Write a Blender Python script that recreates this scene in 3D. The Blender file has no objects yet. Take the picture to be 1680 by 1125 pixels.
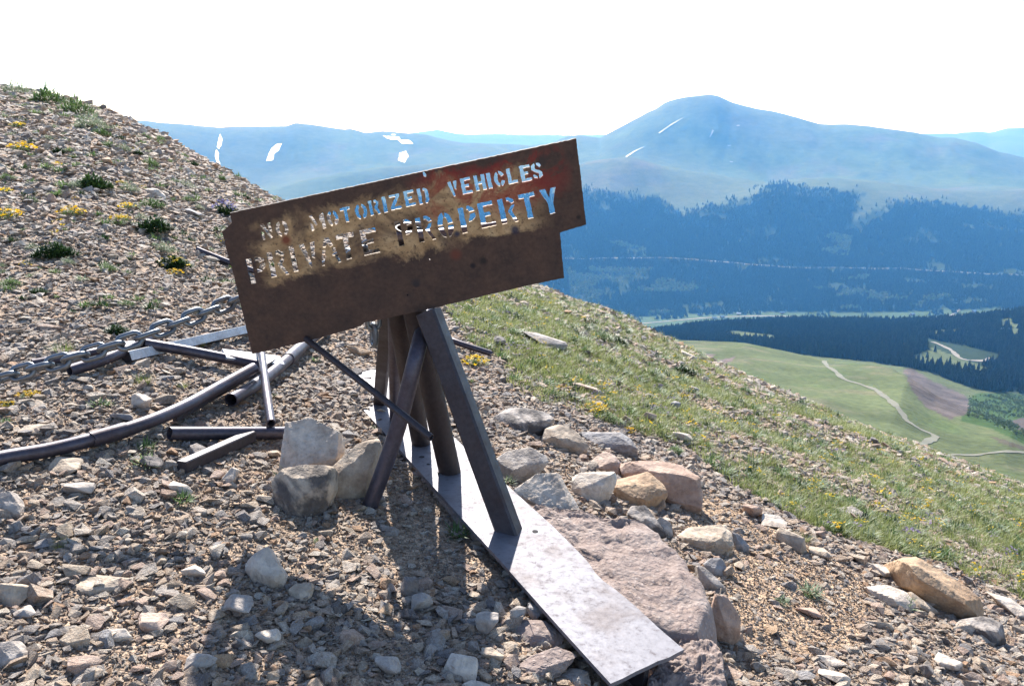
import bpy, bmesh, math, random
import numpy as np
from mathutils import Vector, Matrix, Euler, noise
random.seed(7)
RNG = np.random.default_rng(11)
SC = bpy.context.scene
COL = SC.collection
R_ = math.radians

# ------------------------------------------------------------------ camera, sky, sun, exposure
F = 1455.0                      # focal length in photograph pixels (1680 wide)
HZ = 225.0                      # horizon row in the photograph
PITCH = math.atan((562.5 - HZ) / F)
CP, SP = math.cos(PITCH), math.sin(PITCH)
cam = bpy.data.cameras.new('camera'); cam_o = bpy.data.objects.new('camera', cam); COL.objects.link(cam_o)
cam.sensor_width = 36; cam.lens = 36 * F / 1680; cam.clip_start = 0.05; cam.clip_end = 60000
cam_o.location = (0, 0, 0); cam_o.rotation_euler = (math.pi / 2 - PITCH, 0, 0)
SC.camera = cam_o

SUN_EL, SUN_AZ = R_(37), R_(-11)       # azimuth from +Y, negative = left of the view
sunv = Vector((math.sin(SUN_AZ) * math.cos(SUN_EL), math.cos(SUN_AZ) * math.cos(SUN_EL), math.sin(SUN_EL)))
world = bpy.data.worlds.new('World'); SC.world = world; world.use_nodes = True
wn = world.node_tree.nodes; wl = world.node_tree.links
sky = wn.new('ShaderNodeTexSky'); sky.sky_type = 'NISHITA'; sky.sun_disc = False
sky.sun_elevation = SUN_EL; sky.sun_rotation = SUN_AZ; sky.altitude = 2500; sky.air_density = 1.0; sky.dust_density = 2.6
wl.new(sky.outputs[0], wn['Background'].inputs[0]); wn['Background'].inputs[1].default_value = 0.115
sun = bpy.data.lights.new('sun', 'SUN'); sun.energy = 5.0; sun.angle = R_(0.5); sun.color = (1.0, 0.965, 0.92)
sun_o = bpy.data.objects.new('sun', sun); COL.objects.link(sun_o)
sun_o.rotation_euler = sunv.to_track_quat('Z', 'Y').to_euler()
SC.view_settings.view_transform = 'Standard'; SC.view_settings.look = 'None'
SC.view_settings.exposure = 1.3; SC.view_settings.gamma = 1; SC.view_settings.use_curve_mapping = False
SC.cycles.use_denoising = True
try: SC.cycles.denoiser = 'OPENIMAGEDENOISE'
except Exception: pass
SC.cycles.max_bounces = 6; SC.cycles.volume_bounces = 1; SC.cycles.transparent_max_bounces = 8

# ------------------------------------------------------------------ helpers
def ray(px, py):
    u, v = (px - 840) / F, (py - 562.5) / F
    return Vector((u, CP - v * SP, -SP - v * CP))
def at_y(px, py, y):
    d = ray(px, py); return d * (y / d.y)
def to_px(x, y, z):
    d = y * CP - z * SP; d = np.where(np.abs(d) < 1e-6, 1e-6, d)
    return 840 + F * x / d, 562.5 - F * (y * SP + z * CP) / d
def polar(px, py):
    u, v = (np.asarray(px, float) - 840) / F, (np.asarray(py, float) - 562.5) / F
    dx, dy, dz = u, CP - v * SP, -SP - v * CP
    return np.arctan2(dx, dy), dz / np.hypot(dx, dy)

def hash2(ix, iy, seed):
    h = (ix.astype(np.int64) * 374761393 + iy.astype(np.int64) * 668265263 + seed * 1442695041) & 0xffffffff
    h = ((h ^ (h >> 13)) * 1274126177) & 0xffffffff
    return ((h ^ (h >> 16)) & 0xffff) / 65535.0
def vnoise(x, y, seed=0):
    x = np.asarray(x, float); y = np.asarray(y, float)
    ix, iy = np.floor(x), np.floor(y); fx, fy = x - ix, y - iy
    fx = fx * fx * fx * (fx * (fx * 6 - 15) + 10); fy = fy * fy * fy * (fy * (fy * 6 - 15) + 10)
    a, b = hash2(ix, iy, seed), hash2(ix + 1, iy, seed); c, d = hash2(ix, iy + 1, seed), hash2(ix + 1, iy + 1, seed)
    return (a + (b - a) * fx) * (1 - fy) + (c + (d - c) * fx) * fy
def fbm(x, y, octs=4, seed=0):
    t, amp, s = 0, 0.5, 0
    for k in range(octs):
        t = t + amp * (vnoise(x, y, seed + k) * 2 - 1); s += amp; amp *= .5; x = x * 2.03 + 17.1; y = y * 2.03 - 9.7
    return t / s
def inpoly(px, py, poly):
    px = np.asarray(px, float); py = np.asarray(py, float); r = np.zeros(px.shape, bool); n = len(poly)
    for i in range(n):
        x0, y0 = poly[i]; x1, y1 = poly[(i + 1) % n]
        if y0 == y1: continue
        c = ((y0 > py) != (y1 > py)) & (px < (x1 - x0) * (py - y0) / (y1 - y0) + x0); r ^= c
    return r

def tag(o, label=None, cat=None, group=None, kind=None):
    if label: o['label'] = label
    if cat: o['category'] = cat
    if group: o['group'] = group
    if kind: o['kind'] = kind
    return o
def link(name, me, mat=None, parent=None):
    o = bpy.data.objects.new(name, me); COL.objects.link(o)
    if mat is not None:
        me.materials.clear(); me.materials.append(mat)
    if parent is not None: o.parent = parent
    return o
def empty(name, loc, *t, **k):
    o = bpy.data.objects.new(name, None); COL.objects.link(o); o.location = loc; o.empty_display_size = .2
    return tag(o, *t, **k)
def mesh_np(name, v, f, smooth=False, sharp=None):
    me = bpy.data.meshes.new(name)
    v = np.asarray(v, np.float32); f = np.asarray(f, np.int32); k = f.shape[1]
    me.vertices.add(len(v)); me.vertices.foreach_set('co', v.ravel())
    me.loops.add(f.size); me.loops.foreach_set('vertex_index', f.ravel())
    me.polygons.add(len(f)); me.polygons.foreach_set('loop_start', np.arange(0, f.size, k, dtype=np.int32))
    me.polygons.foreach_set('use_smooth', np.full(len(f), smooth or sharp is not None))
    me.update(calc_edges=True); me.validate()
    if sharp is not None: me.set_sharp_from_angle(angle=R_(sharp))
    return me
class MB:
    "collects vertices and faces of any size"
    def __init__(s): s.v = []; s.f = []
    def add(s, v, f):
        b = len(s.v); s.v += [tuple(p) for p in v]; s.f += [tuple(i + b for i in q) for q in f]
    def mesh(s, name, sharp=35):
        me = bpy.data.meshes.new(name); me.from_pydata(s.v, [], s.f); me.validate()
        bm = bmesh.new(); bm.from_mesh(me); bmesh.ops.recalc_face_normals(bm, faces=bm.faces); bm.to_mesh(me); bm.free()
        if sharp is not None:
            me.polygons.foreach_set('use_smooth', [True] * len(me.polygons)); me.set_sharp_from_angle(angle=R_(sharp))
        return me
def frames(pts):
    n = len(pts); out = []; up = None
    for i in range(n):
        d = (pts[min(i + 1, n - 1)] - pts[max(i - 1, 0)]).normalized()
        if up is None:
            up = Vector((0, 0, 1)) if abs(d.z) < .9 else Vector((1, 0, 0))
        s = d.cross(up).normalized(); up = s.cross(d).normalized(); out.append((d, s, up))
    return out
def smooth_path(pts, sub=5):
    out = []; n = len(pts)
    for i in range(n - 1):
        p0, p1, p2, p3 = pts[max(i - 1, 0)], pts[i], pts[i + 1], pts[min(i + 2, n - 1)]
        for k in range(sub):
            t = k / sub
            out.append(.5 * ((2 * p1) + (p2 - p0) * t + (2 * p0 - 5 * p1 + 4 * p2 - p3) * t * t + (3 * p1 - p0 - 3 * p2 + p3) * t ** 3))
    out.append(pts[-1].copy()); return out
def tube(mb, pts, r, wall=.005, n=20, ragged=0.0):
    fr = frames(pts); V = []; m = len(pts)
    rr = (lambda i: r[i]) if isinstance(r, (list, tuple)) else (lambda i: r)
    for rad in (0, wall):
        for i, (p, (d, s, u)) in enumerate(zip(pts, fr)):
            for k in range(n):
                a = 2 * math.pi * k / n; q = p + (s * math.cos(a) + u * math.sin(a)) * max(rr(i) - rad, .0005)
                if ragged and i in (0, m - 1): q = q + d * ragged * (math.sin(3 * a + i) * .6 + random.uniform(-.5, .5)) * (1 if rad == 0 else .9)
                V.append(q)
    Fc = []
    for s_ in (0, 1):
        b = s_ * m * n
        for i in range(m - 1):
            for k in range(n):
                k2 = (k + 1) % n; Fc.append((b + i * n + k, b + i * n + k2, b + (i + 1) * n + k2, b + (i + 1) * n + k))
    b = m * n
    for i in (0, m - 1):
        for k in range(n):
            k2 = (k + 1) % n; Fc.append((i * n + k, i * n + k2, b + i * n + k2, b + i * n + k))
    mb.add(V, Fc)
def bar(mb, p0, p1, w, h, ref, bev=.004, wall=None, cut0=None, cut1=None):
    "square bar with rounded long edges; ref: direction of the w side; cut0 / cut1: (point, normal) planes that trim the ends"
    d = (p1 - p0).normalized(); s = (ref - d * ref.dot(d)).normalized(); u = d.cross(s)
    prof = []
    for sx, sy in ((1, 1), (-1, 1), (-1, -1), (1, -1)):
        a = [(sx * (w / 2 - bev), sy * h / 2), (sx * w / 2, sy * (h / 2 - bev))]
        prof += a[::-1] if (sx * sy > 0) else a
    V = []
    for p, cut in ((p0, cut0), (p1, cut1)):
        for a, b in prof:
            q = p + s * a + u * b
            if cut: q = q + d * ((cut[0] - q).dot(cut[1]) / d.dot(cut[1]))
            V.append(q)
    n = len(prof); fc = [(k, (k + 1) % n, n + (k + 1) % n, n + k) for k in range(n)]
    fc += [tuple(range(n))[::-1], tuple(range(n, 2 * n))]
    mb.add(V, fc)

# ------------------------------------------------------------------ materials
def new_mat(name):
    m = bpy.data.materials.new(name); m.use_nodes = True; nt = m.node_tree
    b = nt.nodes['Principled BSDF']; return m, nt, b
def N(nt, t, **k):
    n = nt.nodes.new(t)
    for a, v in k.items(): setattr(n, a, v)
    return n
def ramp(nt, fac, stops, interp='LINEAR'):
    r = N(nt, 'ShaderNodeValToRGB'); r.color_ramp.interpolation = interp; e = r.color_ramp.elements
    while len(e) < len(stops): e.new(0.5)
    for i, (p, c) in enumerate(stops):
        e[i].position = p; e[i].color = (*c, 1) if len(c) == 3 else c
    nt.links.new(fac, r.inputs[0]); return r.outputs[0]
def mix(nt, fac, a, b, mode='MIX'):
    m = N(nt, 'ShaderNodeMix', data_type='RGBA', blend_type=mode)
    for s, x in ((0, fac), (6, a), (7, b)):
        if hasattr(x, 'node'): nt.links.new(x, m.inputs[s])
        else: m.inputs[s].default_value = x if s == 0 else (*x, 1)
    return m.outputs[2]
def math_(nt, op, a, b=None, clamp=False):
    m = N(nt, 'ShaderNodeMath', operation=op, use_clamp=clamp)
    for i, x in enumerate((a, b)):
        if x is None: continue
        if hasattr(x, 'node'): nt.links.new(x, m.inputs[i])
        else: m.inputs[i].default_value = x
    return m.outputs[0]
def noise_t(nt, vec, scale, detail=4, rough=.55, dist=0.0):
    n = N(nt, 'ShaderNodeTexNoise'); n.inputs['Scale'].default_value = scale; n.inputs['Detail'].default_value = detail
    n.inputs['Roughness'].default_value = rough; n.inputs['Distortion'].default_value = dist
    if vec is not None: nt.links.new(vec, n.inputs['Vector'])
    return n.outputs[0]
def vor(nt, vec, scale, feature='F1', out=0):
    n = N(nt, 'ShaderNodeTexVoronoi', feature=feature); n.inputs['Scale'].default_value = scale
    nt.links.new(vec, n.inputs['Vector']); return n.outputs[out]
def bump(nt, b, h, strength=.5, dist=.01, prev=None):
    n = N(nt, 'ShaderNodeBump'); n.inputs['Strength'].default_value = strength; n.inputs['Distance'].default_value = dist
    nt.links.new(h, n.inputs['Height'])
    if prev is not None: nt.links.new(prev, n.inputs['Normal'])
    nt.links.new(n.outputs[0], b.inputs['Normal']); return n.outputs[0]
def coords(nt, which='Object'):
    return N(nt, 'ShaderNodeTexCoord').outputs[which]
def geo_pos(nt):
    return N(nt, 'ShaderNodeNewGeometry').outputs['Position']

def stone_mat(name, per_object, sc=1.0):
    m, nt, b = new_mat(name); v = coords(nt); oi = N(nt, 'ShaderNodeObjectInfo')
    if per_object:
        base = oi.outputs['Color']; st_ = math_(nt, 'SUBTRACT', 1.0, oi.outputs['Alpha'])
        sn = noise_t(nt, v, 3.4, 6, .62, .6)
        base = mix(nt, math_(nt, 'MULTIPLY', st_, ramp(nt, sn, [(.44, (0, 0, 0)), (.52, (1, 1, 1))])), base, (.085, .078, .078))
    else:
        base = ramp(nt, oi.outputs['Random'], [(0.0, (.52, .405, .31)), (.13, (.60, .50, .395)), (.28, (.52, .38, .295)), (.40, (.45, .39, .335)), (.50, (.66, .58, .48)), (.62, (.56, .43, .315)), (.74, (.34, .31, .295)), (.80, (.50, .315, .19)), (.85, (.22, .19, .175)), (.88, (.50, .44, .385))], 'CONSTANT')
    n1 = noise_t(nt, v, 3.0 * sc, 6, .65, .4); n2 = noise_t(nt, v, 22 * sc, 5, .7)
    c = mix(nt, math_(nt, 'MULTIPLY', ramp(nt, n1, [(.4, (0, 0, 0)), (.62, (1, 1, 1))]), .45), base, (.40, .26, .15), 'MULTIPLY')
    c = mix(nt, 1.0, c, ramp(nt, n2, [(.25, (.62, .60, .60)), (.55, (1, 1, 1)), (.8, (1.22, 1.2, 1.16))]), 'MULTIPLY')
    c = mix(nt, ramp(nt, noise_t(nt, v, 6 * sc, 3, .5), [(.60, (0, 0, 0)), (.72, (.35, .35, .35))]), c, (.16, .15, .15))
    nt.links.new(c, b.inputs['Base Color']); b.inputs['Roughness'].default_value = .82; b.inputs['Specular IOR Level'].default_value = .35
    p = bump(nt, b, n2, .55, .02 / sc); bump(nt, b, noise_t(nt, v, 7 * sc, 6, .6), .6, .06 / sc, p)
    return m
M_stone = stone_mat('stone', True, 1.6)
M_gravel = stone_mat('gravel', False, 1.2)

def concrete_mat():
    m, nt, b = new_mat('rough_concrete'); v = coords(nt)
    n1 = noise_t(nt, v, 5, 6, .6); n2 = noise_t(nt, v, 40, 5, .7); vo = vor(nt, v, 55); vo2 = vor(nt, v, 23)
    c = ramp(nt, n1, [(.3, (.22, .165, .14)), (.55, (.30, .235, .205)), (.75, (.38, .31, .27))])
    c = mix(nt, ramp(nt, noise_t(nt, v, 13, 5, .65), [(.42, (.75, .75, .75)), (.58, (0, 0, 0))]), c, (.25, .185, .16))
    c = mix(nt, ramp(nt, vo, [(.1, (.6, .6, .6)), (.35, (0, 0, 0))]), c, (.44, .37, .33))
    c = mix(nt, ramp(nt, n2, [(.58, (0, 0, 0)), (.75, (.7, .7, .7))]), c, (.17, .13, .12))
    nt.links.new(c, b.inputs['Base Color']); b.inputs['Roughness'].default_value = .95
    p = bump(nt, b, n2, .9, .012); bump(nt, b, vo, .5, -.008, p)
    return m
M_conc = concrete_mat()

def steel_mat(name, base, rust, metallic=.55, rough=.42, rust_amt=.5):
    m, nt, b = new_mat(name); v = coords(nt)
    n1 = noise_t(nt, v, 7, 6, .65); n2 = noise_t(nt, v, 55, 5, .7)
    c = mix(nt, ramp(nt, n1, [(.55 - .25 * rust_amt, (0, 0, 0)), (.78, (1, 1, 1))]), base, rust)
    c = mix(nt, 1.0, c, ramp(nt, n2, [(.3, (.7, .7, .7)), (.65, (1.1, 1.1, 1.1))]), 'MULTIPLY')
    nt.links.new(c, b.inputs['Base Color']); b.inputs['Metallic'].default_value = metallic
    rr = ramp(nt, n1, [(.3, (rough - .08,) * 3), (.75, (min(rough + .25, 1),) * 3)]); nt.links.new(rr, b.inputs['Roughness'])
    bump(nt, b, n2, .25, .003); return m
M_pipe = steel_mat('weathered_pipe_steel', (.085, .078, .10), (.075, .05, .052), .6, .40)
M_post = steel_mat('brown_post_steel', (.046, .038, .040), (.056, .037, .032), .45, .5, .7)
M_bar = steel_mat('dark_bar_steel', (.055, .050, .058), (.065, .045, .042), .5, .45)
M_chain = steel_mat('galvanised_chain_steel', (.20, .215, .235), (.13, .135, .14), .85, .40, .3)
def plate_mat():
    m, nt, b = new_mat('worn_plate_steel'); v = coords(nt)
    n1 = noise_t(nt, v, 5, 7, .7, .3); n2 = noise_t(nt, v, 38, 6, .75)
    c = mix(nt, ramp(nt, n1, [(.48, (0, 0, 0)), (.66, (.75, .75, .75))]), (.175, .17, .188), (.10, .08, .08))
    c = mix(nt, ramp(nt, n2, [(.56, (0, 0, 0)), (.66, (.75, .75, .75))]), c, (.10, .08, .085))
    nt.links.new(c, b.inputs['Base Color']); b.inputs['Metallic'].default_value = .45
    nt.links.new(ramp(nt, n2, [(.35, (.58,) * 3), (.7, (.78,) * 3)]), b.inputs['Roughness']); bump(nt, b, n2, .18, .003)
    return m
M_plate = plate_mat()
M_painted_sun = steel_mat('painted_sunlight_steel', (.55, .55, .56), (.40, .37, .36), .2, .5, .3)  # pale base colour paints sunlight glancing off the bar and gusset tops
def sign_mat():
    m, nt, b = new_mat('rusted_painted_sheet'); uv = N(nt, 'ShaderNodeUVMap').outputs[0]
    sep = N(nt, 'ShaderNodeSeparateXYZ'); nt.links.new(uv, sep.inputs[0]); U, V = sep.outputs[0], sep.outputs[1]
    n1 = noise_t(nt, uv, 9, 7, .7, .5); n2 = noise_t(nt, uv, 75, 6, .75); n3 = noise_t(nt, uv, 5, 5, .6, .8)
    rust = ramp(nt, noise_t(nt, uv, 14, 6, .65), [(.3, (.048, .035, .032)), (.5, (.070, .046, .038)), (.7, (.092, .057, .044))])
    rust = mix(nt, 1.0, rust, ramp(nt, n2, [(.25, (.65, .65, .65)), (.7, (1.25, 1.2, 1.15))]), 'MULTIPLY')
    # tan paint in a band around the lettering (u runs along the sign 0..1, v down 0..0.4)
    def band(x, a0, a1, b0, b1):
        up = N(nt, 'ShaderNodeMapRange'); dn = N(nt, 'ShaderNodeMapRange')
        for n_, p, q in ((up, a0, a1), (dn, b1, b0)):
            n_.inputs[1].default_value = p; n_.inputs[2].default_value = q; nt.links.new(x, n_.inputs[0])
        return math_(nt, 'MULTIPLY', up.outputs[0], dn.outputs[0])
    edge = math_(nt, 'MULTIPLY', math_(nt, 'SUBTRACT', n1, .5), .16)
    Vn = math_(nt, 'ADD', V, edge); Un = math_(nt, 'ADD', U, math_(nt, 'MULTIPLY', math_(nt, 'SUBTRACT', n3, .5), .2))
    tan = math_(nt, 'MULTIPLY', band(Vn, .03, .065, .215, .235), band(Un, .02, .06, .80, .90))
    tan = math_(nt, 'MULTIPLY', tan, ramp(nt, n3, [(.36, (.15, .15, .15)), (.50, (1, 1, 1))]))
    tan = math_(nt, 'MULTIPLY', tan, ramp(nt, n2, [(.36, (.15, .15, .15)), (.47, (.95, .95, .95))]))
    tcol = ramp(nt, noise_t(nt, uv, 20, 5, .6), [(.3, (.27, .17, .085)), (.55, (.45, .31, .165)), (.75, (.52, .39, .23))])
    red = math_(nt, 'MULTIPLY', band(Vn, .0, .03, .12, .17), band(Un, .50, .60, .90, .985))
    red = math_(nt, 'MULTIPLY', red, ramp(nt, noise_t(nt, uv, 11, 5, .7, 1.0), [(.43, (0, 0, 0)), (.54, (1, 1, 1))]))
    c = mix(nt, tan, rust, tcol); c = mix(nt, math_(nt, 'MULTIPLY', red, .7), c, (.22, .024, .02))
    # colour spots only
    for (su, sv, r0, col) in SPOTS:
        vd = N(nt, 'ShaderNodeVectorMath', operation='DISTANCE'); nt.links.new(uv, vd.inputs[0]); vd.inputs[1].default_value = (su, sv, 0)
        mr = N(nt, 'ShaderNodeMapRange'); mr.inputs[1].default_value = r0 * .35; mr.inputs[2].default_value = r0; mr.inputs[3].default_value = .9; mr.inputs[4].default_value = 0
        nt.links.new(vd.outputs['Value'], mr.inputs[0]); c = mix(nt, mr.outputs[0], c, col)
    nt.links.new(c, b.inputs['Base Color']); b.inputs['Roughness'].default_value = .72; b.inputs['Specular IOR Level'].default_value = .3
    b.inputs['Metallic'].default_value = .1
    p = bump(nt, b, n2, .35, .003); bump(nt, b, tan, .3, .002, p)
    return m
def leaf_mat(name, c0, c1, trans=.25):
    m, nt, b = new_mat(name); oi = N(nt, 'ShaderNodeObjectInfo')
    n = noise_t(nt, coords(nt), 30, 2); f = math_(nt, 'ADD', math_(nt, 'MULTIPLY', oi.outputs['Random'], .6), math_(nt, 'MULTIPLY', n, .45))
    c = ramp(nt, f, [(.15, c0), (.85, c1)]); nt.links.new(c, b.inputs['Base Color']); b.inputs['Roughness'].default_value = .6
    tr = N(nt, 'ShaderNodeBsdfTranslucent'); nt.links.new(c, tr.inputs[0]); ms = N(nt, 'ShaderNodeMixShader'); ms.inputs[0].default_value = trans
    nt.links.new(b.outputs[0], ms.inputs[1]); nt.links.new(tr.outputs[0], ms.inputs[2]); nt.links.new(ms.outputs[0], nt.nodes['Material Output'].inputs[0])
    return m
M_grass = leaf_mat('alpine_grass', (.125, .165, .045), (.31, .33, .125), .4)
M_leaf_dark = leaf_mat('dark_leaf', (.018, .045, .012), (.05, .10, .025), .2)
M_leaf_green = leaf_mat('green_leaf', (.07, .135, .035), (.15, .22, .075), .35)
M_leaf_grey = leaf_mat('grey_green_leaf', (.14, .19, .10), (.26, .31, .19), .3)
M_yellow = leaf_mat('yellow_petal', (.75, .47, .01), (.85, .62, .02), .3)
M_blue = leaf_mat('blue_petal', (.10, .10, .34), (.22, .2, .5), .3)
M_purple = leaf_mat('purple_petal', (.26, .17, .34), (.38, .28, .42), .3)
M_conifer = leaf_mat('conifer_needles', (.012, .026, .012), (.03, .05, .02), .05)
M_aspen = leaf_mat('aspen_leaves', (.045, .085, .022), (.08, .13, .04), .15)
def simple(name, c, rough=.8, **k):
    m, nt, b = new_mat(name); n = noise_t(nt, coords(nt), k.get('scale', 4), 5, .6)
    nt.links.new(ramp(nt, n, [(.3, tuple(x * .8 for x in c)), (.7, tuple(min(x * 1.15, 1) for x in c))]), b.inputs['Base Color'])
    b.inputs['Roughness'].default_value = rough; return m
M_bark = simple('bark', (.09, .065, .05)); M_snow = simple('old_snow', (.66, .66, .68), .6, scale=.02)
M_thin_snow = simple('thin_snow', (.27, .27, .29), .7, scale=.02); M_dirtroad = simple('dirt_road', (.40, .34, .27), .9, scale=.05); M_cutroad = simple('worn_road', (.20, .175, .145), .9, scale=.05); M_track = simple('stony_track', (.14, .135, .095), .9, scale=.08)
M_wood = simple('cabin_wall', (.30, .20, .13), .8, scale=.6); M_roofm = simple('cabin_roof', (.45, .45, .46), .5, scale=.5); M_glass = simple('cabin_glass', (.05, .06, .08), .2)

# ------------------------------------------------------------------ terrain
class Grid:
    def __init__(s, ph, R, Z): s.ph, s.R, s.Z = ph, R, Z; s.lR = np.log(R)
    def z(s, x, y):
        x = np.asarray(x, float); y = np.asarray(y, float); ph = np.arctan2(x, y); lr = np.log(np.maximum(np.hypot(x, y), s.R[0]))
        i = np.clip(np.searchsorted(s.ph, ph) - 1, 0, len(s.ph) - 2); j = np.clip(np.searchsorted(s.lR, lr) - 1, 0, len(s.R) - 2)
        a = np.clip((ph - s.ph[i]) / (s.ph[i + 1] - s.ph[i]), 0, 1); b = np.clip((lr - s.lR[j]) / (s.lR[j + 1] - s.lR[j]), 0, 1)
        Z = s.Z; return (Z[i, j] * (1 - a) + Z[i + 1, j] * a) * (1 - b) + (Z[i, j + 1] * (1 - a) + Z[i + 1, j + 1] * a) * b
    def hit(s, px, py, lift=0.0, r0=None):
        d = ray(px, py); hl = math.hypot(d.x, d.y); t = (r0 or s.R[0] * 1.01) / hl; prev = t
        while t * hl < s.R[-1]:
            if d.z * t < float(s.z(d.x * t, d.y * t)) + lift:
                a, b = prev, t
                for _ in range(22):
                    m = (a + b) / 2
                    if d.z * m < float(s.z(d.x * m, d.y * m)) + lift: b = m
                    else: a = m
                return d * b
            prev = t; t *= 1.012
        return None
    def normal(s, x, y, e=.15):
        gx = (s.z(x + e, y) - s.z(x - e, y)) / (2 * e); gy = (s.z(x, y + e) - s.z(x, y - e)) / (2 * e)
        return Vector((-float(gx), -float(gy), 1)).normalized()
    def mesh(s, name):
        P, Rr = np.meshgrid(s.ph, s.R, indexing='ij'); v = np.stack([Rr * np.sin(P), Rr * np.cos(P), s.Z], -1).reshape(-1, 3)
        n, m = s.Z.shape; i, j = np.meshgrid(np.arange(n - 1), np.arange(m - 1), indexing='ij'); a = (i * m + j).ravel()
        return mesh_np(name, v, np.stack([a, a + 1, a + m + 1, a + m], 1), True), v
def color_attr(me, col):
    a = me.color_attributes.new('tint', 'FLOAT_COLOR', 'POINT'); c = np.ones((len(col), 4), np.float32); c[:, :3] = col; a.data.foreach_set('color', c.ravel())

# near slope: skyline of the shoulder in the photograph
SKY_N = [(-400, 120), (-100, 138), (0, 147), (60, 153), (110, 162), (170, 180), (215, 200), (250, 217), (330, 264), (380, 293), (440, 328), (530, 357), (600, 380), (700, 412),
         (800, 442), (872, 468), (930, 488), (980, 508), (1040, 537), (1100, 565), (1200, 608), (1300, 650), (1400, 690), (1500, 733), (1600, 772), (1680, 805), (1800, 850), (2100, 960)]
sp, st = polar([p[0] for p in SKY_N], [p[1] for p in SKY_N])
def near_z(ph, R):
    S = np.interp(ph, sp, st); deg = np.degrees(ph)
    Rc = np.interp(deg, [-60, -30, -15, 0, 15, 32, 60], [24, 22, 17, 14, 14.5, 16, 17])
    phc = np.clip(ph, -1.2, 1.2); h = 1.5; g0 = -.17 * np.sin(phc) + .0 * np.cos(phc)
    t = np.minimum(R / Rc, 1); zc = S * Rc
    H = (2 * t**3 - 3 * t**2 + 1) * (-h) + (t**3 - 2 * t**2 + t) * g0 * Rc + (-2 * t**3 + 3 * t**2) * zc + (t**3 - t**2) * S * Rc
    e = np.maximum(R - Rc, 0); e1 = np.minimum(e, 30)
    return np.where(R <= Rc, H, zc + S * e - .0125 * e1**2 - (e - e1) * .75)
ph_f = np.linspace(R_(-46), R_(46), 560)
ph_n = np.concatenate([np.linspace(-math.pi, R_(-46), 50)[:-1], ph_f, np.linspace(R_(46), math.pi, 50)[1:]])
R_n = np.concatenate([[.05, .25], np.geomspace(.5, 75, 320)])
PP, RR = np.meshgrid(ph_n, R_n, indexing='ij'); XX, YY = RR * np.sin(PP), RR * np.cos(PP)
Zn = near_z(PP, RR) + fbm(XX * .55, YY * .55, 3, 5) * np.minimum(.012 * RR, .14) + fbm(XX * 2.6, YY * 2.6, 3, 9) * .018
NEAR = Grid(ph_n, R_n, Zn)
gz = NEAR.z

# veg cover on the near slope, evaluated on the ground (line that separates scree from turf)
TURF = [(715, 470), (735, 520), (745, 548), (830, 590), (850, 640), (905, 668), (1000, 690), (1060, 715), (1130, 745), (1190, 800), (1290, 850), (1400, 882), (1540, 925), (1680, 985), (1900, 1080), (2100, 900), (1680, 700), (1100, 480), (870, 400), (700, 400)]
ROCKBAND = [(868, 440), (880, 480), (930, 512), (1010, 560), (1090, 600), (1180, 640), (1230, 660), (1300, 680), (1330, 640), (1000, 450)]
DIRT = [(1150, 800), (1240, 850), (1340, 895), (1420, 950), (1430, 1010), (1400, 1060), (1300, 1080), (1220, 1060), (1190, 1000), (1200, 920), (1120, 860)]
def turf_amount(x, y, z):
    px, py = to_px(x, y, z); jx = fbm(x * 1.7, y * 1.7, 3, 21) * 22; jy = fbm(x * 1.7, y * 1.7, 3, 33) * 16
    t = inpoly(px + jx, py + jy, TURF).astype(float); rb = inpoly(px + jx, py + jy, ROCKBAND)
    n = fbm(x * 1.1, y * 1.1, 4, 41)
    return np.where(y > .5, t * np.where(rb, np.clip(.34 + n * .9, 0, 1), np.clip(.50 + n * 1.1, .08, .95)), 0)

me, v = NEAR.mesh('ground'); turf = turf_amount(v[:, 0], v[:, 1], v[:, 2])
px_, py_ = to_px(v[:, 0], v[:, 1], v[:, 2])
dirt = inpoly(px_ + 25 * fbm(v[:, 0] * 3, v[:, 1] * 3, 3, 55), py_ + 20 * fbm(v[:, 0] * 3, v[:, 1] * 3, 3, 56), DIRT) & (v[:, 1] > .5)
col = np.array([.42, .315, .23]) * (1 + .18 * fbm(v[:, 0] * .8, v[:, 1] * .8, 4, 51))[:, None]
col = col * (1 - .75 * turf[:, None]) + np.array([.27, .235, .12]) * .75 * turf[:, None]
col[dirt] = col[dirt] * .3 + np.array([.47, .325, .21]) * .7
color_attr(me, col)
def ground_mat():
    m, nt, b = new_mat('stony_ground'); v = geo_pos(nt); at = N(nt, 'ShaderNodeAttribute', attribute_name='tint')
    n1 = noise_t(nt, v, 3, 6, .6); n2 = noise_t(nt, v, 60, 5, .7); vc = vor(nt, v, 48, 'F1', 1); vd = vor(nt, v, 48, 'F1', 0); vd2 = vor(nt, v, 110, 'F1', 0)
    bw = N(nt, 'ShaderNodeRGBToBW'); nt.links.new(vc, bw.inputs[0])
    c = mix(nt, 1.0, at.outputs[0], ramp(nt, bw.outputs[0], [(.2, (.75, .72, .7)), (.5, (1, 1, 1)), (.8, (1.35, 1.33, 1.3))]), 'MULTIPLY')
    c = mix(nt, 1.0, c, ramp(nt, n1, [(.3, (.78, .76, .74)), (.7, (1.12, 1.12, 1.12))]), 'MULTIPLY')
    nt.links.new(c, b.inputs['Base Color']); b.inputs['Roughness'].default_value = .95; b.inputs['Specular IOR Level'].default_value = .2
    p = bump(nt, b, n2, .8, .012); p = bump(nt, b, vd, 1.0, -.018, p); bump(nt, b, vd2, .8, -.008, p)
    return m
tag(link('ground', me, ground_mat()), kind='structure')

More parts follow.
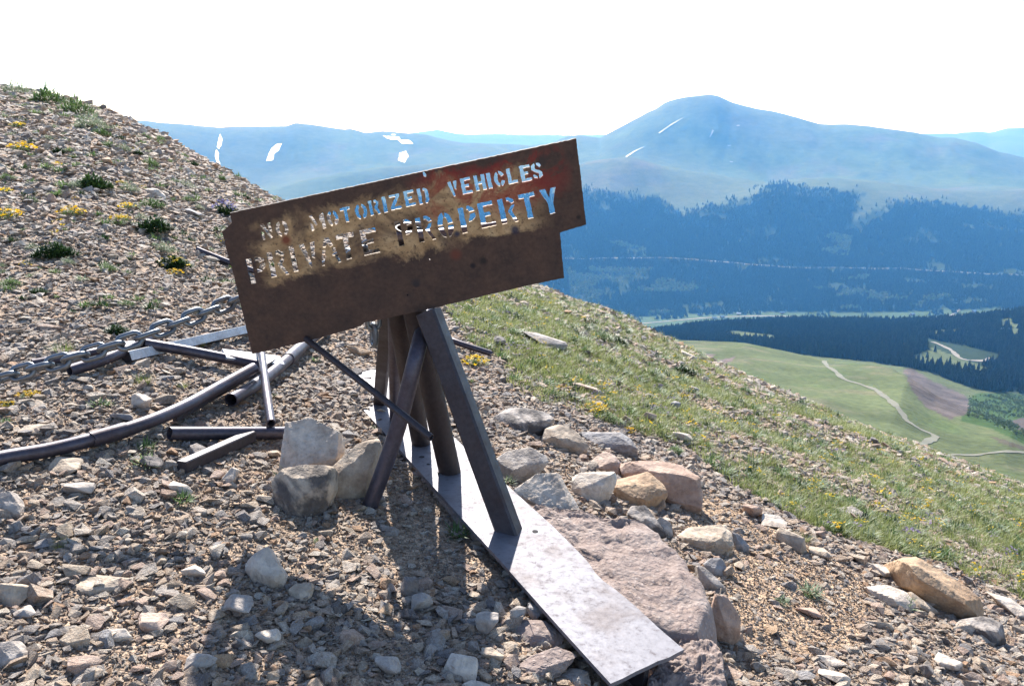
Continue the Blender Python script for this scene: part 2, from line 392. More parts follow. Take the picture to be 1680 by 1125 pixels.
# far terrain: rows of heights seen from the camera, each at its own distance
def K(Rv, pts): return (Rv, pts)
near_low = [(x, y + d) for (x, y), d in zip(SKY_N, [260] * len(SKY_N))]
near_mid = [(x, y + 55) for (x, y) in SKY_N]
X = [-800, 0, 220, 430, 600, 700, 800, 900, 1000, 1090, 1230, 1350, 1480, 1520, 1600, 1680, 1900, 2600]
PEAK = [(-800, 260), (-100, 225), (100, 212), (200, 200), (225, 198), (245, 198), (262, 201), (300, 203), (345, 207), (360, 208), (420, 206), (470, 206), (485, 201), (510, 203), (540, 207),
        (565, 210), (575, 209), (600, 216), (625, 214), (640, 215), (700, 223), (740, 231), (760, 234), (800, 235), (830, 235), (870, 239), (905, 234), (930, 223), (947, 221), (965, 223), (985, 226), (1000, 218), (1030, 203), (1060, 186),
        (1075, 180), (1092, 169), (1110, 163), (1130, 158), (1165, 155), (1178, 157), (1200, 167), (1240, 178), (1290, 188), (1345, 203), (1385, 204), (1420, 207), (1500, 217), (1540, 226), (1565, 227), (1600, 235), (1640, 249), (1680, 258), (1900, 300), (2600, 330)]
CRV = [
 (52, near_low),
 (150, near_mid),
 (350, list(zip(X, [600, 600, 600, 610, 620, 630, 640, 655, 668, 680, 695, 705, 738, 750, 772, 790, 850, 900]))),
 ([(-800, 800), (1090, 850), (1300, 800), (1420, 730), (1540, 600), (1680, 450), (2600, 430)], [(-800, 520), (430, 525), (800, 540), (900, 545), (1000, 550), (1090, 557), (1230, 563), (1350, 590), (1440, 601), (1475, 608), (1500, 628), (1525, 650), (1560, 672), (1600, 695), (1640, 716), (1680, 737), (1900, 800), (2600, 850)]),
 ([(-800, 960), (1300, 960), (1540, 860), (1680, 790), (2600, 780)], [(-800, 540), (430, 545), (800, 560), (1090, 578), (1230, 590), (1350, 612), (1440, 622), (1500, 640), (1560, 660), (1600, 672), (1680, 694), (1900, 740), (2600, 800)]),
 (1120, list(zip(X, [525, 525, 525, 530, 540, 545, 550, 555, 560, 566, 578, 588, 598, 606, 624, 645, 690, 740]))),
 (1450, list(zip(X, [535, 535, 535, 540, 545, 548, 550, 553, 555, 556, 555, 555, 556, 560, 568, 580, 600, 620]))),
 (1750, [(-800, 560), (600, 565), (900, 565), (1000, 556), (1060, 548), (1100, 542), (1150, 535), (1250, 529), (1320, 527), (1430, 529), (1500, 529), (1600, 524), (1680, 518), (1900, 512), (2600, 500)]),
 (2300, [(-800, 592), (2600, 586)]),
 (2850, [(-800, 530), (900, 536), (1040, 533), (1150, 528), (1330, 528), (1450, 531), (1680, 524), (2600, 520)]),
 (3010, [(-800, 510), (900, 516), (1040, 516), (1150, 511), (1300, 507), (1450, 508), (1550, 504), (1680, 504), (2600, 500)]),
 (3600, [(-800, 400), (600, 415), (900, 425), (1080, 423), (1200, 430), (1300, 437), (1450, 440), (1680, 449), (2600, 470)]),
 (4500, [(-800, 330), (220, 340), (430, 330), (600, 330), (800, 325), (900, 318), (1000, 300), (1060, 318), (1150, 320), (1200, 318), (1270, 305), (1400, 312), (1500, 330), (1600, 345), (1680, 360), (2600, 400)]),
 (5000, [(-800, 300), (220, 300), (430, 308), (520, 290), (600, 275), (700, 268), (800, 270), (900, 278), (960, 266), (1035, 258), (1080, 270), (1120, 278), (1200, 290), (1260, 298), (1320, 293), (1400, 294), (1500, 300), (1600, 305), (1680, 312), (2600, 360)]),
 (5450, [(-800, 290), (220, 285), (430, 300), (520, 290), (600, 280), (700, 275), (800, 277), (900, 284), (960, 276), (1035, 266), (1080, 275), (1120, 282), (1200, 293), (1260, 300), (1320, 296), (1400, 297), (1500, 303), (1600, 306), (1680, 312), (2600, 360)]),
 (7000, PEAK),
 (9500, [(x, max(y + 45, 262)) for x, y in PEAK]),
 (14000, [(-800, 215), (500, 222), (640, 222), (690, 216), (715, 214), (750, 219), (820, 222), (950, 223), (1200, 223), (1450, 222), (1540, 221), (1575, 219), (1600, 216), (1625, 218), (1655, 212), (1680, 211), (1720, 214), (2000, 210), (2600, 215)]),
 (16000, [(-800, 223), (2600, 223)]),
]
ph_w = np.linspace(R_(-52), R_(52), 760); R_w = np.geomspace(52, 16000, 470)
def pix_curve(pts):
    a = np.array(pts, float); q = np.linspace(-800, 2600, 681); p, t = polar(q, np.interp(q, a[:, 0], a[:, 1])); return np.interp(ph_w, p, t)
KR, KZ = [], []
for Rv, pts in CRV:
    t = pix_curve(pts)
    if isinstance(Rv, list):
        a = np.array(Rv, float); p, _ = polar(a[:, 0], np.full(len(a), 560.)); r = np.interp(ph_w, p, a[:, 1])
    else: r = np.full(len(ph_w), float(Rv))
    KR.append(r); KZ.append(r * t)
KR, KZ = np.array(KR), np.array(KZ)
dR = np.diff(KR, axis=0); D = np.diff(KZ, axis=0) / dR                      # monotone cubic through the rows
M_ = np.zeros_like(KZ); M_[0], M_[-1] = D[0], D[-1]
same = D[:-1] * D[1:] > 0; M_[1:-1] = np.where(same, 2 * D[:-1] * D[1:] / np.where(same, D[:-1] + D[1:], 1), 0)
PEAKROW = 15
crest = KZ[PEAKROW] / KR[PEAKROW]
Zf = np.zeros((len(ph_w), len(R_w)))
for i in range(len(ph_w)):
    k = np.clip(np.searchsorted(KR[:, i], R_w) - 1, 0, len(CRV) - 2); h = dR[k, i]; t = np.clip((R_w - KR[k, i]) / h, 0, 1)
    Zf[i] = (2*t**3 - 3*t**2 + 1) * KZ[k, i] + (t**3 - 2*t**2 + t) * h * M_[k, i] + (-2*t**3 + 3*t**2) * KZ[k + 1, i] + (t**3 - t**2) * h * M_[k + 1, i]
PW, RW = np.meshgrid(ph_w, R_w, indexing='ij'); XW, YW = RW * np.sin(PW), RW * np.cos(PW)
amp = np.interp(RW, [52, 300, 900, 1400, 2600, 3050, 3600, 4500, 5200, 6000, 6700, 7100, 16000], [0, 1.0, 2.6, 5, 3, 2, 18, 30, 28, 62, 40, 8, 40])
rid = 1 - 2 * np.abs(fbm(XW / 900 + YW / 3000, YW / 2300, 3, 71))
Zf += amp * (.5 * fbm(XW / 420, YW / 420, 4, 61) + .75 * (rid - .55) + .15 * fbm(XW / 90, YW / 90, 3, 66))
Zf += np.interp(RW, [52, 200, 900, 1100], [0, 1, 1, 0]) * fbm(XW / 45, YW / 45, 3, 67) * 1.2
wrp = np.interp(RW, [200, 350, 1150, 1350], [0, .022, .022, 0]) * fbm(XW / 130, YW / 130, 3, 75)
ii = np.clip(np.arange(len(ph_w))[:, None] + wrp / (ph_w[1] - ph_w[0]), 0, len(ph_w) - 1.001); i0 = ii.astype(int); fr_ = ii - i0; jj = np.arange(len(R_w))[None]
Zf = Zf[i0, jj] * (1 - fr_) + Zf[i0 + 1, jj] * fr_
FAR = Grid(ph_w, R_w, Zf)
me, v = FAR.mesh('hills'); px_, py_ = to_px(v[:, 0], v[:, 1], v[:, 2]); rr_ = np.hypot(v[:, 0], v[:, 1])
nz = lambda s, sc, o=4: fbm(v[:, 0] / sc, v[:, 1] / sc, o, s)
jit = nz(80, 60) * 5 + nz(87, 18, 3) * 5
c_meadow = np.array([.105, .125, .060]); c_alp = np.array([.100, .115, .068]); c_forest = np.array([.028, .045, .022])
c_val = np.array([.075, .11, .05]); c_scree = np.array([.11, .09, .085]); c_will = np.array([.055, .095, .03]); c_rock = np.array([.13, .12, .10])
col = np.tile(c_meadow, (len(v), 1))
m_al = (rr_ > 4000); col[m_al] = c_alp
w = np.clip(.5 + nz(81, 900, 3) * 1.2, 0, 1)[:, None]; col = np.where(m_al[:, None], c_alp * w + np.array([.095, .125, .065]) * (1 - w), col)
w = np.clip(.5 + fbm(v[:, 0] / 160 + v[:, 1] / 900, v[:, 1] / 900, 4, 88) * 2.2, 0, 1)[:, None]; col = np.where(m_al[:, None], col * (.93 + .13 * w), col)
w = np.clip(nz(85, 240) * 1.6 - .3, 0, 1)[:, None]; col = np.where(m_al[:, None], col * (1 - w) + c_rock * w, col)
w = np.clip(.5 + nz(82, 70) * 1.4, 0, 1)[:, None]; col = np.where((rr_ < 1000)[:, None], col * (.80 + .3 * w), col)
w = np.clip(nz(83, 22, 5) * 2.4 - .1, 0, 1)[:, None]; col = np.where((rr_ < 1000)[:, None], col * (1 - .5 * w) + np.array([.19, .165, .115]) * .5 * w, col)
w = np.clip(nz(84, 35, 4) * 2.6 - .5, 0, 1)[:, None]; col = np.where((rr_ < 1000)[:, None], col * (1 - .45 * w) + np.array([.075, .12, .04]) * .45 * w, col)
FOREST_RIDGE = [(1040, 545), (1060, 540), (1100, 530), (1150, 518), (1320, 508), (1500, 512), (1720, 500), (1760, 660), (1680, 645), (1600, 640), (1530, 612), (1490, 603), (1430, 594), (1320, 583), (1250, 575), (1180, 566), (1100, 562), (1060, 560), (1030, 556)]
TREELINE = [(540, 345), (600, 335), (700, 320), (870, 316), (930, 310), (985, 312), (1030, 322), (1075, 318), (1120, 352), (1160, 340), (1215, 330), (1262, 304), (1300, 305), (1400, 314), (1420, 318), (1395, 345), (1400, 362), (1440, 345), (1470, 328), (1520, 330), (1590, 340), (1650, 350), (1700, 356), (1760, 360), (1800, 525), (1640, 505), (1600, 509), (1548, 506), (1530, 524), (1515, 527), (1440, 530), (1395, 527), (1300, 515), (1230, 506), (1180, 512), (1110, 524), (1000, 532), (860, 540), (540, 540)]
GLADES = [[(1180, 548), (1205, 542), (1270, 550), (1275, 563), (1230, 562), (1195, 558)], [(1495, 585), (1530, 570), (1610, 600), (1640, 612), (1600, 618), (1560, 606), (1500, 600)],
          [(1655, 530), (1672, 532), (1670, 556), (1660, 556)], [(1520, 543), (1570, 540), (1585, 548), (1525, 552)], [(1470, 562), (1490, 564), (1485, 574), (1470, 572)], [(1640, 524), (1660, 522), (1662, 532), (1645, 536)]]
HAZEGLADE = [[(1120, 500), (1185, 494), (1190, 505), (1120, 512)], [(1395, 350), (1440, 336), (1460, 345), (1420, 372), (1395, 372)]]
def glade(px, py):
    g = np.zeros(np.shape(px), bool)
    for p in GLADES + HAZEGLADE[:0]: g |= inpoly(px, py, p)
    return g
m_fr = inpoly(px_ + jit, py_ + jit * .5, FOREST_RIDGE) & (rr_ > 1000) & (rr_ < 1950); col[m_fr] = c_forest
m_ff = inpoly(px_ + jit, py_ + jit, TREELINE) & (rr_ > 3000) & (rr_ < 4950); col[m_ff] = c_forest
m_vl = (rr_ > 2300) & (rr_ < 3060) & ~m_ff; col[m_vl] = c_val
g = glade(px_, py_) & (rr_ > 1000) & (rr_ < 1950); col[g] = np.array([.095, .115, .055])
SCREE = [(1480, 605), (1497, 604), (1530, 625), (1565, 640), (1588, 652), (1592, 678), (1560, 690), (1520, 668), (1500, 645)]
sc_ = inpoly(px_ + jit * .7, py_ + jit * .5, SCREE) & (rr_ < 1200); col[sc_] = c_scree * (1 + .5 * nz(89, 12, 3)[sc_])[:, None]
wi = (inpoly(px_, py_, [(1590, 655), (1600, 645), (1680, 645), (1760, 660), (1760, 760), (1680, 728), (1620, 700), (1575, 690)])) & (rr_ < 1250) & (rr_ > 430); col[wi & ~sc_] = c_will
sc2 = inpoly(px_ + jit, py_, [(1655, 690), (1700, 680), (1760, 700), (1760, 730), (1690, 718)]) & (rr_ > 430) & (rr_ < 1200); col[sc2] = c_scree * .9
dk = inpoly(px_ + jit * .4, py_ + jit * .3, [(1625, 716), (1650, 722), (1682, 733), (1720, 750), (1680, 738), (1640, 726)]) & (rr_ < 700); col[dk] = np.array([.09, .08, .06])
for pl in ([(1150, 580), (1175, 580), (1170, 585), (1150, 586)], [(1180, 590), (1205, 584), (1200, 592), (1188, 597)]):
    q = inpoly(px_ + jit * .3, py_ + jit * .3, pl) & (rr_ < 1000); col[q] = np.array([.17, .13, .13])
color_attr(me, col)
def hills_mat():
    m, nt, b = new_mat('mountain_ground'); v = geo_pos(nt); at = N(nt, 'ShaderNodeAttribute', attribute_name='tint')
    n1 = noise_t(nt, v, .02, 8, .68); n2 = noise_t(nt, v, .25, 6, .7)
    c = mix(nt, 1.0, at.outputs[0], ramp(nt, n1, [(.3, (.76, .78, .76)), (.68, (1.2, 1.16, 1.14))]), 'MULTIPLY')
    c = mix(nt, 1.0, c, ramp(nt, n2, [(.35, (.72, .74, .70)), (.62, (1.12, 1.12, 1.1))]), 'MULTIPLY')
    nt.links.new(c, b.inputs['Base Color']); b.inputs['Roughness'].default_value = 1; b.inputs['Specular IOR Level'].default_value = .05
    p = bump(nt, b, n2, .5, 1.2); bump(nt, b, n1, .5, 8, p); return m
tag(link('hills', me, hills_mat()), kind='structure')

# haze
def box_mesh(name, lo, hi):
    v = [(x, y, z) for x in (lo[0], hi[0]) for y in (lo[1], hi[1]) for z in (lo[2], hi[2])]
    b = MB(); b.add(v, [(0, 1, 3, 2), (4, 6, 7, 5), (0, 4, 5, 1), (2, 3, 7, 6), (0, 2, 6, 4), (1, 5, 7, 3)]); return b.mesh(name, None)
zmin, zmax = min(float(Zf.min()), float(Zn.min())), max(float(Zf.max()), 20)
hm = bpy.data.materials.new('haze_air'); hm.use_nodes = True; nt = hm.node_tree; nt.nodes.remove(nt.nodes['Principled BSDF'])
pv = nt.nodes.new('ShaderNodeVolumePrincipled'); pv.inputs['Color'].default_value = (.12, .43, 1.0, 1); pv.inputs['Density'].default_value = 1 / 11800
pv.inputs['Anisotropy'].default_value = .1; pv.inputs['Absorption Color'].default_value = (1, 1, 1, 1)
nt.links.new(pv.outputs[0], nt.nodes['Material Output'].inputs['Volume'])
tag(link('haze', box_mesh('haze', (-16500, -90, zmin - 1), (16500, 16300, zmax + 25)), hm), kind='stuff')

# ------------------------------------------------------------------ draped roads and snow
def drape(name, path, width, mat, lift, label=None, kind='structure', cat=None, r0=60):
    pts = []
    for x, y in path:
        h = FAR.hit(x, y, 0, r0)
        if h: pts.append(h)
    pts = smooth_path(pts, 8); V, Fc = [], []
    for i, p in enumerate(pts):
        d = pts[min(i + 1, len(pts) - 1)] - pts[max(i - 1, 0)]; d.z = 0; d.normalize(); s = Vector((d.y, -d.x, 0))
        for k in (-1, -.33, .33, 1):
            q = p + s * (width / 2 * k * (1 + .2 * math.sin(i * .7) + random.uniform(-.22, .22))); V.append((q.x, q.y, float(FAR.z(q.x, q.y)) + lift))
    for i in range(len(pts) - 1):
        for k in range(3): a = i * 4 + k; Fc.append((a, a + 1, a + 5, a + 4))
    b = MB(); b.add(V, Fc); return tag(link(name, b.mesh(name), mat), label, cat, kind=kind)
VALLEY_ROAD = [(1000, 536), (1025, 533), (1095, 527), (1178, 520.5), (1271, 518.5), (1364, 524), (1434, 526.5), (1480, 525.5), (1550, 520), (1610, 515), (1680, 512), (1760, 508)]
CUT_ROAD = [(900, 424), (990, 423.5), (1075, 423), (1140, 426), (1200, 431), (1260, 436), (1330, 439.5), (1420, 440.5), (1475, 440.5), (1540, 445), (1680, 452)]
SIDE_ROAD = [(1555, 521), (1566, 514), (1576, 506)]
FOREST_ROAD = [(1530, 561), (1545, 567), (1562, 576), (1572, 586), (1588, 591), (1610, 592), (1628, 588)]
TRACK = [(1352, 592), (1358, 602), (1372, 611), (1385, 622), (1410, 630), (1433, 638), (1450, 650), (1466, 662), (1480, 678), (1488, 690), (1508, 703), (1530, 713), (1534, 718), (1520, 726), (1503, 732)]
TRACK2 = [(1535, 751), (1570, 746), (1620, 744), (1680, 742), (1740, 744)]
drape('valley_road', VALLEY_ROAD, 10, M_cutroad, .8, r0=2400); drape('mountain_road', CUT_ROAD, 8, M_cutroad, 1.2, r0=3100)
drape('side_road', SIDE_ROAD, 9, M_cutroad, .8, r0=2400); drape('forest_road', FOREST_ROAD, 7, M_cutroad, .6, r0=1000)
drape('meadow_track', TRACK, 3.4, M_track, .25, r0=200); drape('meadow_track', TRACK2, 2.4, M_track, .25, r0=150)

SNOW = [
 ([(361, 221), (365, 228), (363, 240), (358, 246), (356, 239), (359, 229)], 'upper half of the thin snow streak highest on the left mountain'),
 ([(355, 247), (359, 252), (358, 262), (362, 271), (356, 267), (353, 257)], 'lower half of the thin snow streak on the left mountain'),
 ([(454, 237), (462, 237), (457, 248), (450, 254), (448, 264), (437, 265), (440, 256), (445, 245)], 'largest white snow patch, a broad slanting strip on the left mountain'),
 ([(628, 224), (655, 226), (657, 230), (640, 230)], 'flat white snow patch just under the crest above the sign'),
 ([(653, 231), (671, 231), (678, 237), (660, 237)], 'short flat snow patch just below the crest patch above the sign'),
 ([(656, 252), (666, 249), (670, 257), (664, 268), (653, 264)], 'ragged round snow patch lowest above the sign'),
 ([(1080, 219), (1100, 205), (1122, 193.5), (1102, 206.3), (1082, 220)], 'long thin snow line slanting down the left flank of the big peak'),
 ([(1026, 258), (1040, 248.5), (1060, 240.5), (1042, 249.9), (1028, 259)], 'thin snow line low on the left foot of the big peak'),
 ([(1168, 214), (1171, 215), (1168, 222), (1164.5, 227), (1163.4, 226.4), (1166.6, 220)], 'small comma shaped snow patch below the summit of the big peak'),
 ([(1208, 206.5), (1214, 206.2), (1213.5, 207.8), (1208.5, 208)], 'small flat snow spot high on the right shoulder of the big peak'),
 ([(1193, 239.6), (1199, 239.2), (1199, 240.4), (1194, 240.8)], 'tiny snow spot in the middle of the big peak'),
 ([(1197, 265.6), (1203, 266.4), (1202.5, 267.6), (1197.5, 266.8)], 'tiny snow spot lowest on the big peak'),
 ([(642, 221), (649, 221), (649, 223.5), (643, 223.5)], 'tiny snow spot right under the crest above the sign'),
]
for poly, lab in SNOW:
    a = np.array(poly, float); x0, y0 = a.min(0); x1, y1 = a.max(0); st_ = max(.35, (x1 - x0) / 60)
    xs = np.arange(x0 - 1, x1 + 2, st_); ys = np.arange(y0 - 1, y1 + 2, .35); idx = {}; V, Fc = [], []
    small_ = len(poly) < 6 and max(p_[0] for p_ in poly) > 1000 or lab.startswith(('tiny', 'small', 'long thin', 'thin snow line')); jx = lambda x, y: (.35 if small_ else 1.3) * float(fbm(np.array(x * .5), np.array(y * .5), 3, 3))
    def vid(i, j):
        if (i, j) not in idx:
            h = FAR.hit(xs[i], ys[j], 0, 5600)
            idx[i, j] = None if h is None else len(V)
            if h is not None: V.append((h.x, h.y, h.z + 4))
        return idx[i, j]
    for i in range(len(xs) - 1):
        for j in range(len(ys) - 1):
            cx, cy = (xs[i] + xs[i + 1]) / 2, (ys[j] + ys[j + 1]) / 2; cx2, cy2 = cx + jx(cx, cy), cy + jx(cx + 50, cy) * .6
            if inpoly(np.array([cx2]), np.array([cy2]), poly)[0]:
                q = [vid(i, j), vid(i + 1, j), vid(i + 1, j + 1), vid(i, j + 1)]
                if None not in q and max((Vector(V[a_]) - Vector(V[q[0]])).length for a_ in q) < 160: Fc.append(q)
    if Fc:
        b = MB(); b.add(V, Fc); tag(link('snow_patch', b.mesh('snow_patch'), M_thin_snow if small_ else M_snow), lab, 'snow patch', 'old snow patches on the far mountains')

# ------------------------------------------------------------------ scatter helper (stuff only)
def scatter(name, pts, rots, scl, idx, protos, mat_holder=None):
    n = len(pts); me = bpy.data.meshes.new(name); me.vertices.add(n); me.vertices.foreach_set('co', np.asarray(pts, np.float32).ravel())
    for an, ty, arr in (('rot', 'FLOAT_VECTOR', rots), ('scl', 'FLOAT_VECTOR', scl)):
        a = me.attributes.new(an, ty, 'POINT'); a.data.foreach_set('vector', np.asarray(arr, np.float32).ravel())
    a = me.attributes.new('pick', 'INT', 'POINT'); a.data.foreach_set('value', np.asarray(idx, np.int32))
    o = bpy.data.objects.new(name, me); COL.objects.link(o)
    pc = bpy.data.collections.new(name + '_sources')
    for p in protos: pc.objects.link(p)
    ng = bpy.data.node_groups.new(name, 'GeometryNodeTree')
    ng.interface.new_socket('Geometry', in_out='INPUT', socket_type='NodeSocketGeometry'); ng.interface.new_socket('Geometry', in_out='OUTPUT', socket_type='NodeSocketGeometry')
    gi, go = ng.nodes.new('NodeGroupInput'), ng.nodes.new('NodeGroupOutput'); ip = ng.nodes.new('GeometryNodeInstanceOnPoints')
    ci = ng.nodes.new('GeometryNodeCollectionInfo'); ci.inputs['Collection'].default_value = pc; ci.inputs['Separate Children'].default_value = True; ci.inputs['Reset Children'].default_value = True
    def na(nm, ty):
        q = ng.nodes.new('GeometryNodeInputNamedAttribute'); q.data_type = ty; q.inputs[0].default_value = nm; return next(s for s in q.outputs if s.enabled and s.name == 'Attribute')
    L = ng.links.new; L(gi.outputs[0], ip.inputs['Points']); L(ci.outputs[0], ip.inputs['Instance']); ip.inputs['Pick Instance'].default_value = True
    L(na('pick', 'INT'), ip.inputs['Instance Index']); L(na('rot', 'FLOAT_VECTOR'), ip.inputs['Rotation']); L(na('scl', 'FLOAT_VECTOR'), ip.inputs['Scale']); L(ip.outputs[0], go.inputs[0])
    md = o.modifiers.new('scatter', 'NODES'); md.node_group = ng
    return tag(o, kind='stuff')
def proto(name, me, mat):
    me.materials.clear(); me.materials.append(mat); return bpy.data.objects.new(name, me)

# ------------------------------------------------------------------ trees
def conifer_mesh(name, rng, tiers=7, n=8, trunk=True):
    v, f = [], []
    for k in range(tiers):
        t = k / tiers; zb = .10 + .82 * t; zt = min(zb + .30 * (1 - t) + .10, 1.0); rad = .20 * (1 - t) ** .85 + .018
        b = len(v); cx, cy = rng.normal(0, .008, 2); v.append((cx, cy, zt))
        ph = rng.uniform(0, 6)
        for i in range(n * 2):
            a = ph + math.pi * i / n; r = rad * (rng.uniform(.85, 1.2) if i % 2 == 0 else rng.uniform(.35, .6)); v.append((cx + r * math.cos(a), cy + r * math.sin(a), zb - (.03 if i % 2 == 0 else -.02) + rng.normal(0, .012)))
        for i in range(n * 2): f.append((b, b + 1 + i, b + 1 + (i + 1) % (n * 2)))
    return mesh_np(name, v, f)
def blob_tree(name, rng):
    v, f = [], []
    for k in range(90):
        d = rng.normal(0, 1, 3); d /= np.linalg.norm(d); c = d * rng.uniform(.5, 1) * np.array([.28, .28, .36]) + np.array([0, 0, .62]); b = len(v)
        for q in range(3): v.append(tuple(c + rng.normal(0, .07, 3)))
        f.append((b, b + 1, b + 2))
    return mesh_np(name, v, f)
rt = np.random.default_rng(5)
con = [proto('conifer_source.%03d' % i, conifer_mesh('conifer', rt, 6 + i % 2, 6), M_conifer) for i in range(4)]
asp = [proto('aspen_source.%03d' % i, blob_tree('aspen', rt), M_aspen) for i in range(3)]
def road_clear(px, py, path, up, dn):
    a = np.array(path, float); yy = np.interp(px, a[:, 0], a[:, 1]); ok = (px > a[0, 0]) & (px < a[-1, 0])
    return ok & (py > yy - up) & (py < yy + dn)
def sample_ring(n, p0, p1, r0, r1):
    ph = RNG.uniform(R_(p0), R_(p1), n); r = np.sqrt(RNG.uniform(r0 * r0, r1 * r1, n)); x, y = r * np.sin(ph), r * np.cos(ph); return x, y, FAR.z(x, y), r
# far slope
x, y, z, r = sample_ring(130000, -17, 32.5, 2980, 4950); px_, py_ = to_px(x, y, z)
jt = fbm(x / 55, y / 55, 3, 91) * 9 + RNG.normal(0, 3, len(x))
dens = fbm(x / 130, y / 130, 4, 93)
jt = jt + fbm(x / 16, y / 16, 2, 92) * 6; keep = inpoly(px_ + jt, py_ + jt, TREELINE) & (inpoly(px_, py_ - 14 + jt, TREELINE) | (py_ > 430) | (RNG.random(len(x)) < .35)) & ~road_clear(px_, py_, CUT_ROAD, 1, 3.5) & ~road_clear(px_, py_, VALLEY_ROAD, 2, 9)
keep &= (dens > -.42 + RNG.normal(0, .10, len(x))) & ((py_ > 340) | (RNG.random(len(x)) < .75))
for p in HAZEGLADE: keep &= ~(inpoly(px_, py_, p) & (RNG.random(len(x)) < .85))
asp_m = keep & (fbm(x / 200, y / 140, 3, 95) > .12) & (inpoly(px_, py_, [(930, 440), (1130, 445), (1160, 500), (1080, 520), (940, 520)]) | inpoly(px_, py_, [(1330, 470), (1500, 440), (1560, 490), (1500, 505), (1380, 510)]) | inpoly(px_, py_, [(1000, 400), (1060, 395), (1060, 422), (1000, 420)]) | inpoly(px_, py_, [(1310, 370), (1400, 390), (1390, 425), (1330, 410)]))
def forest(name, m, protos, hlo, hhi):
    n = int(m.sum()); h = RNG.uniform(hlo, hhi, n) * (1 + .25 * RNG.normal(0, 1, n).clip(-1, 1)); w = h * RNG.uniform(.85, 1.25, n)
    scatter(name, np.stack([x[m], y[m], z[m] - .2], 1), np.stack([np.zeros(n), np.zeros(n), RNG.uniform(0, 6.28, n)], 1), np.stack([w, w, h], 1), RNG.integers(0, len(protos), n), protos)
forest('conifer_forest', keep & ~asp_m, con, 12, 19); forest('aspen_grove', asp_m, asp, 10, 14)
# scattered trees on the valley floor
x, y, z, r = sample_ring(5000, 4, 32, 2840, 3080); px_, py_ = to_px(x, y, z)
m = (fbm(x / 90, y / 60, 3, 97) > .22) & ~road_clear(px_, py_, VALLEY_ROAD, 3, 10)
con2 = [proto('valley_conifer_source.%03d' % i, o.data, M_conifer) for i, o in enumerate(con)]
forest('valley_trees', m, con2, 9, 16)
# forested ridge in the middle distance
x, y, z, r = sample_ring(26000, 6, 33.5, 1010, 1950); px_, py_ = to_px(x, y, z)
jt = fbm(x / 30, y / 30, 3, 101) * 7
m = inpoly(px_ + jt, py_ + jt * .6, FOREST_RIDGE) & ~glade(px_, py_) & ~inpoly(px_, py_, [(1520, 555), (1640, 580), (1640, 598), (1600, 600), (1560, 592), (1520, 570)]) & (fbm(x / 60, y / 60, 3, 103) > -.5)
con3 = [proto('ridge_conifer_source.%03d' % i, conifer_mesh('conifer', rt, 8, 7), M_conifer) for i in range(4)]
forest('ridge_forest', m, con3, 9, 14.5)
# willow scrub in the gully
x, y, z, r = sample_ring(9000, 24, 34, 440, 1200); px_, py_ = to_px(x, y, z)
m = inpoly(px_, py_, [(1590, 650), (1680, 648), (1760, 660), (1760, 750), (1680, 725), (1620, 700), (1585, 688)]) & (fbm(x / 20, y / 20, 3, 105) > -.1) & ~inpoly(px_, py_, [(1655, 690), (1700, 680), (1760, 700), (1760, 730), (1690, 718)])
asp2 = [proto('willow_source.%03d' % i, o.data, M_aspen) for i, o in enumerate(asp)]
forest('willow_scrub', m, asp2, 1.5, 3)
# single trees that stand apart along the edge of the glade
pm = [conifer_mesh('pine_crown', rt, 9, 8) for _ in range(3)]
tb = MB(); tube(tb, [Vector((0, 0, 0)), Vector((0, 0, .5)), Vector((0, 0, .97))], [.018, .012, .002], .001, 6); tm = tb.mesh('pine_trunk')
EDGE = [(1500, 596), (1507, 592), (1514, 598), (1521, 588), (1529, 596), (1536, 603), (1543, 596), (1550, 604), (1558, 598), (1566, 607), (1574, 601), (1582, 609), (1590, 603), (1597, 611), (1605, 606), (1612, 613), (1620, 609), (1627, 616), (1634, 612), (1642, 620),
        (1208, 556), (1222, 553), (1238, 558), (1252, 557), (1266, 560), (1198, 551), (1655, 628), (1667, 622), (1675, 633), (1534, 578)]
WHERE = ['at the left tip of the pale glade', 'just inside the left end of the pale glade', 'on the lower left edge of the pale glade', 'on the upper left edge of the pale glade', 'in the left half of the pale glade']
for i, (ex, ey) in enumerate(EDGE):
    h = FAR.hit(ex, ey, 0, 1000)
    if h is None: continue
    s = random.uniform(8, 12.5)
    t = empty('pine_tree', h, None, 'tree', 'single pines along the edges of the forest glades'); t.scale = (s, s, s); t.rotation_euler.z = random.uniform(0, 6)
    if i < 20:
        lab = 'dark pine, ' + ['first', 'second', 'third', 'fourth', 'fifth', 'sixth', 'seventh', 'eighth', 'ninth', 'tenth', 'eleventh', 'twelfth', 'thirteenth', 'fourteenth', 'fifteenth', 'sixteenth', 'seventeenth', 'eighteenth', 'nineteenth', 'twentieth'][i] + ' from the left along the glade by the forest road'
    else:
        lab = ['dark pine left of centre in the small bright clearing of the ridge forest', 'dark pine at the top of the small bright ridge clearing', 'dark pine at the foot of the small bright ridge clearing', 'dark pine right of centre in the small bright ridge clearing', 'dark pine at the right tip of the small bright ridge clearing', 'dark pine at the left tip of the small bright ridge clearing',
               'dark pine left of the last three at the forest foot above the gully', 'middle one of the last three dark pines above the gully', 'rightmost dark pine at the forest foot above the gully', 'dark pine standing alone in the bend of the forest road'][i - 20]
    t['label'] = lab
    link('crown', pm[i % 3], M_conifer, t); link('trunk', tm, M_bark, t)

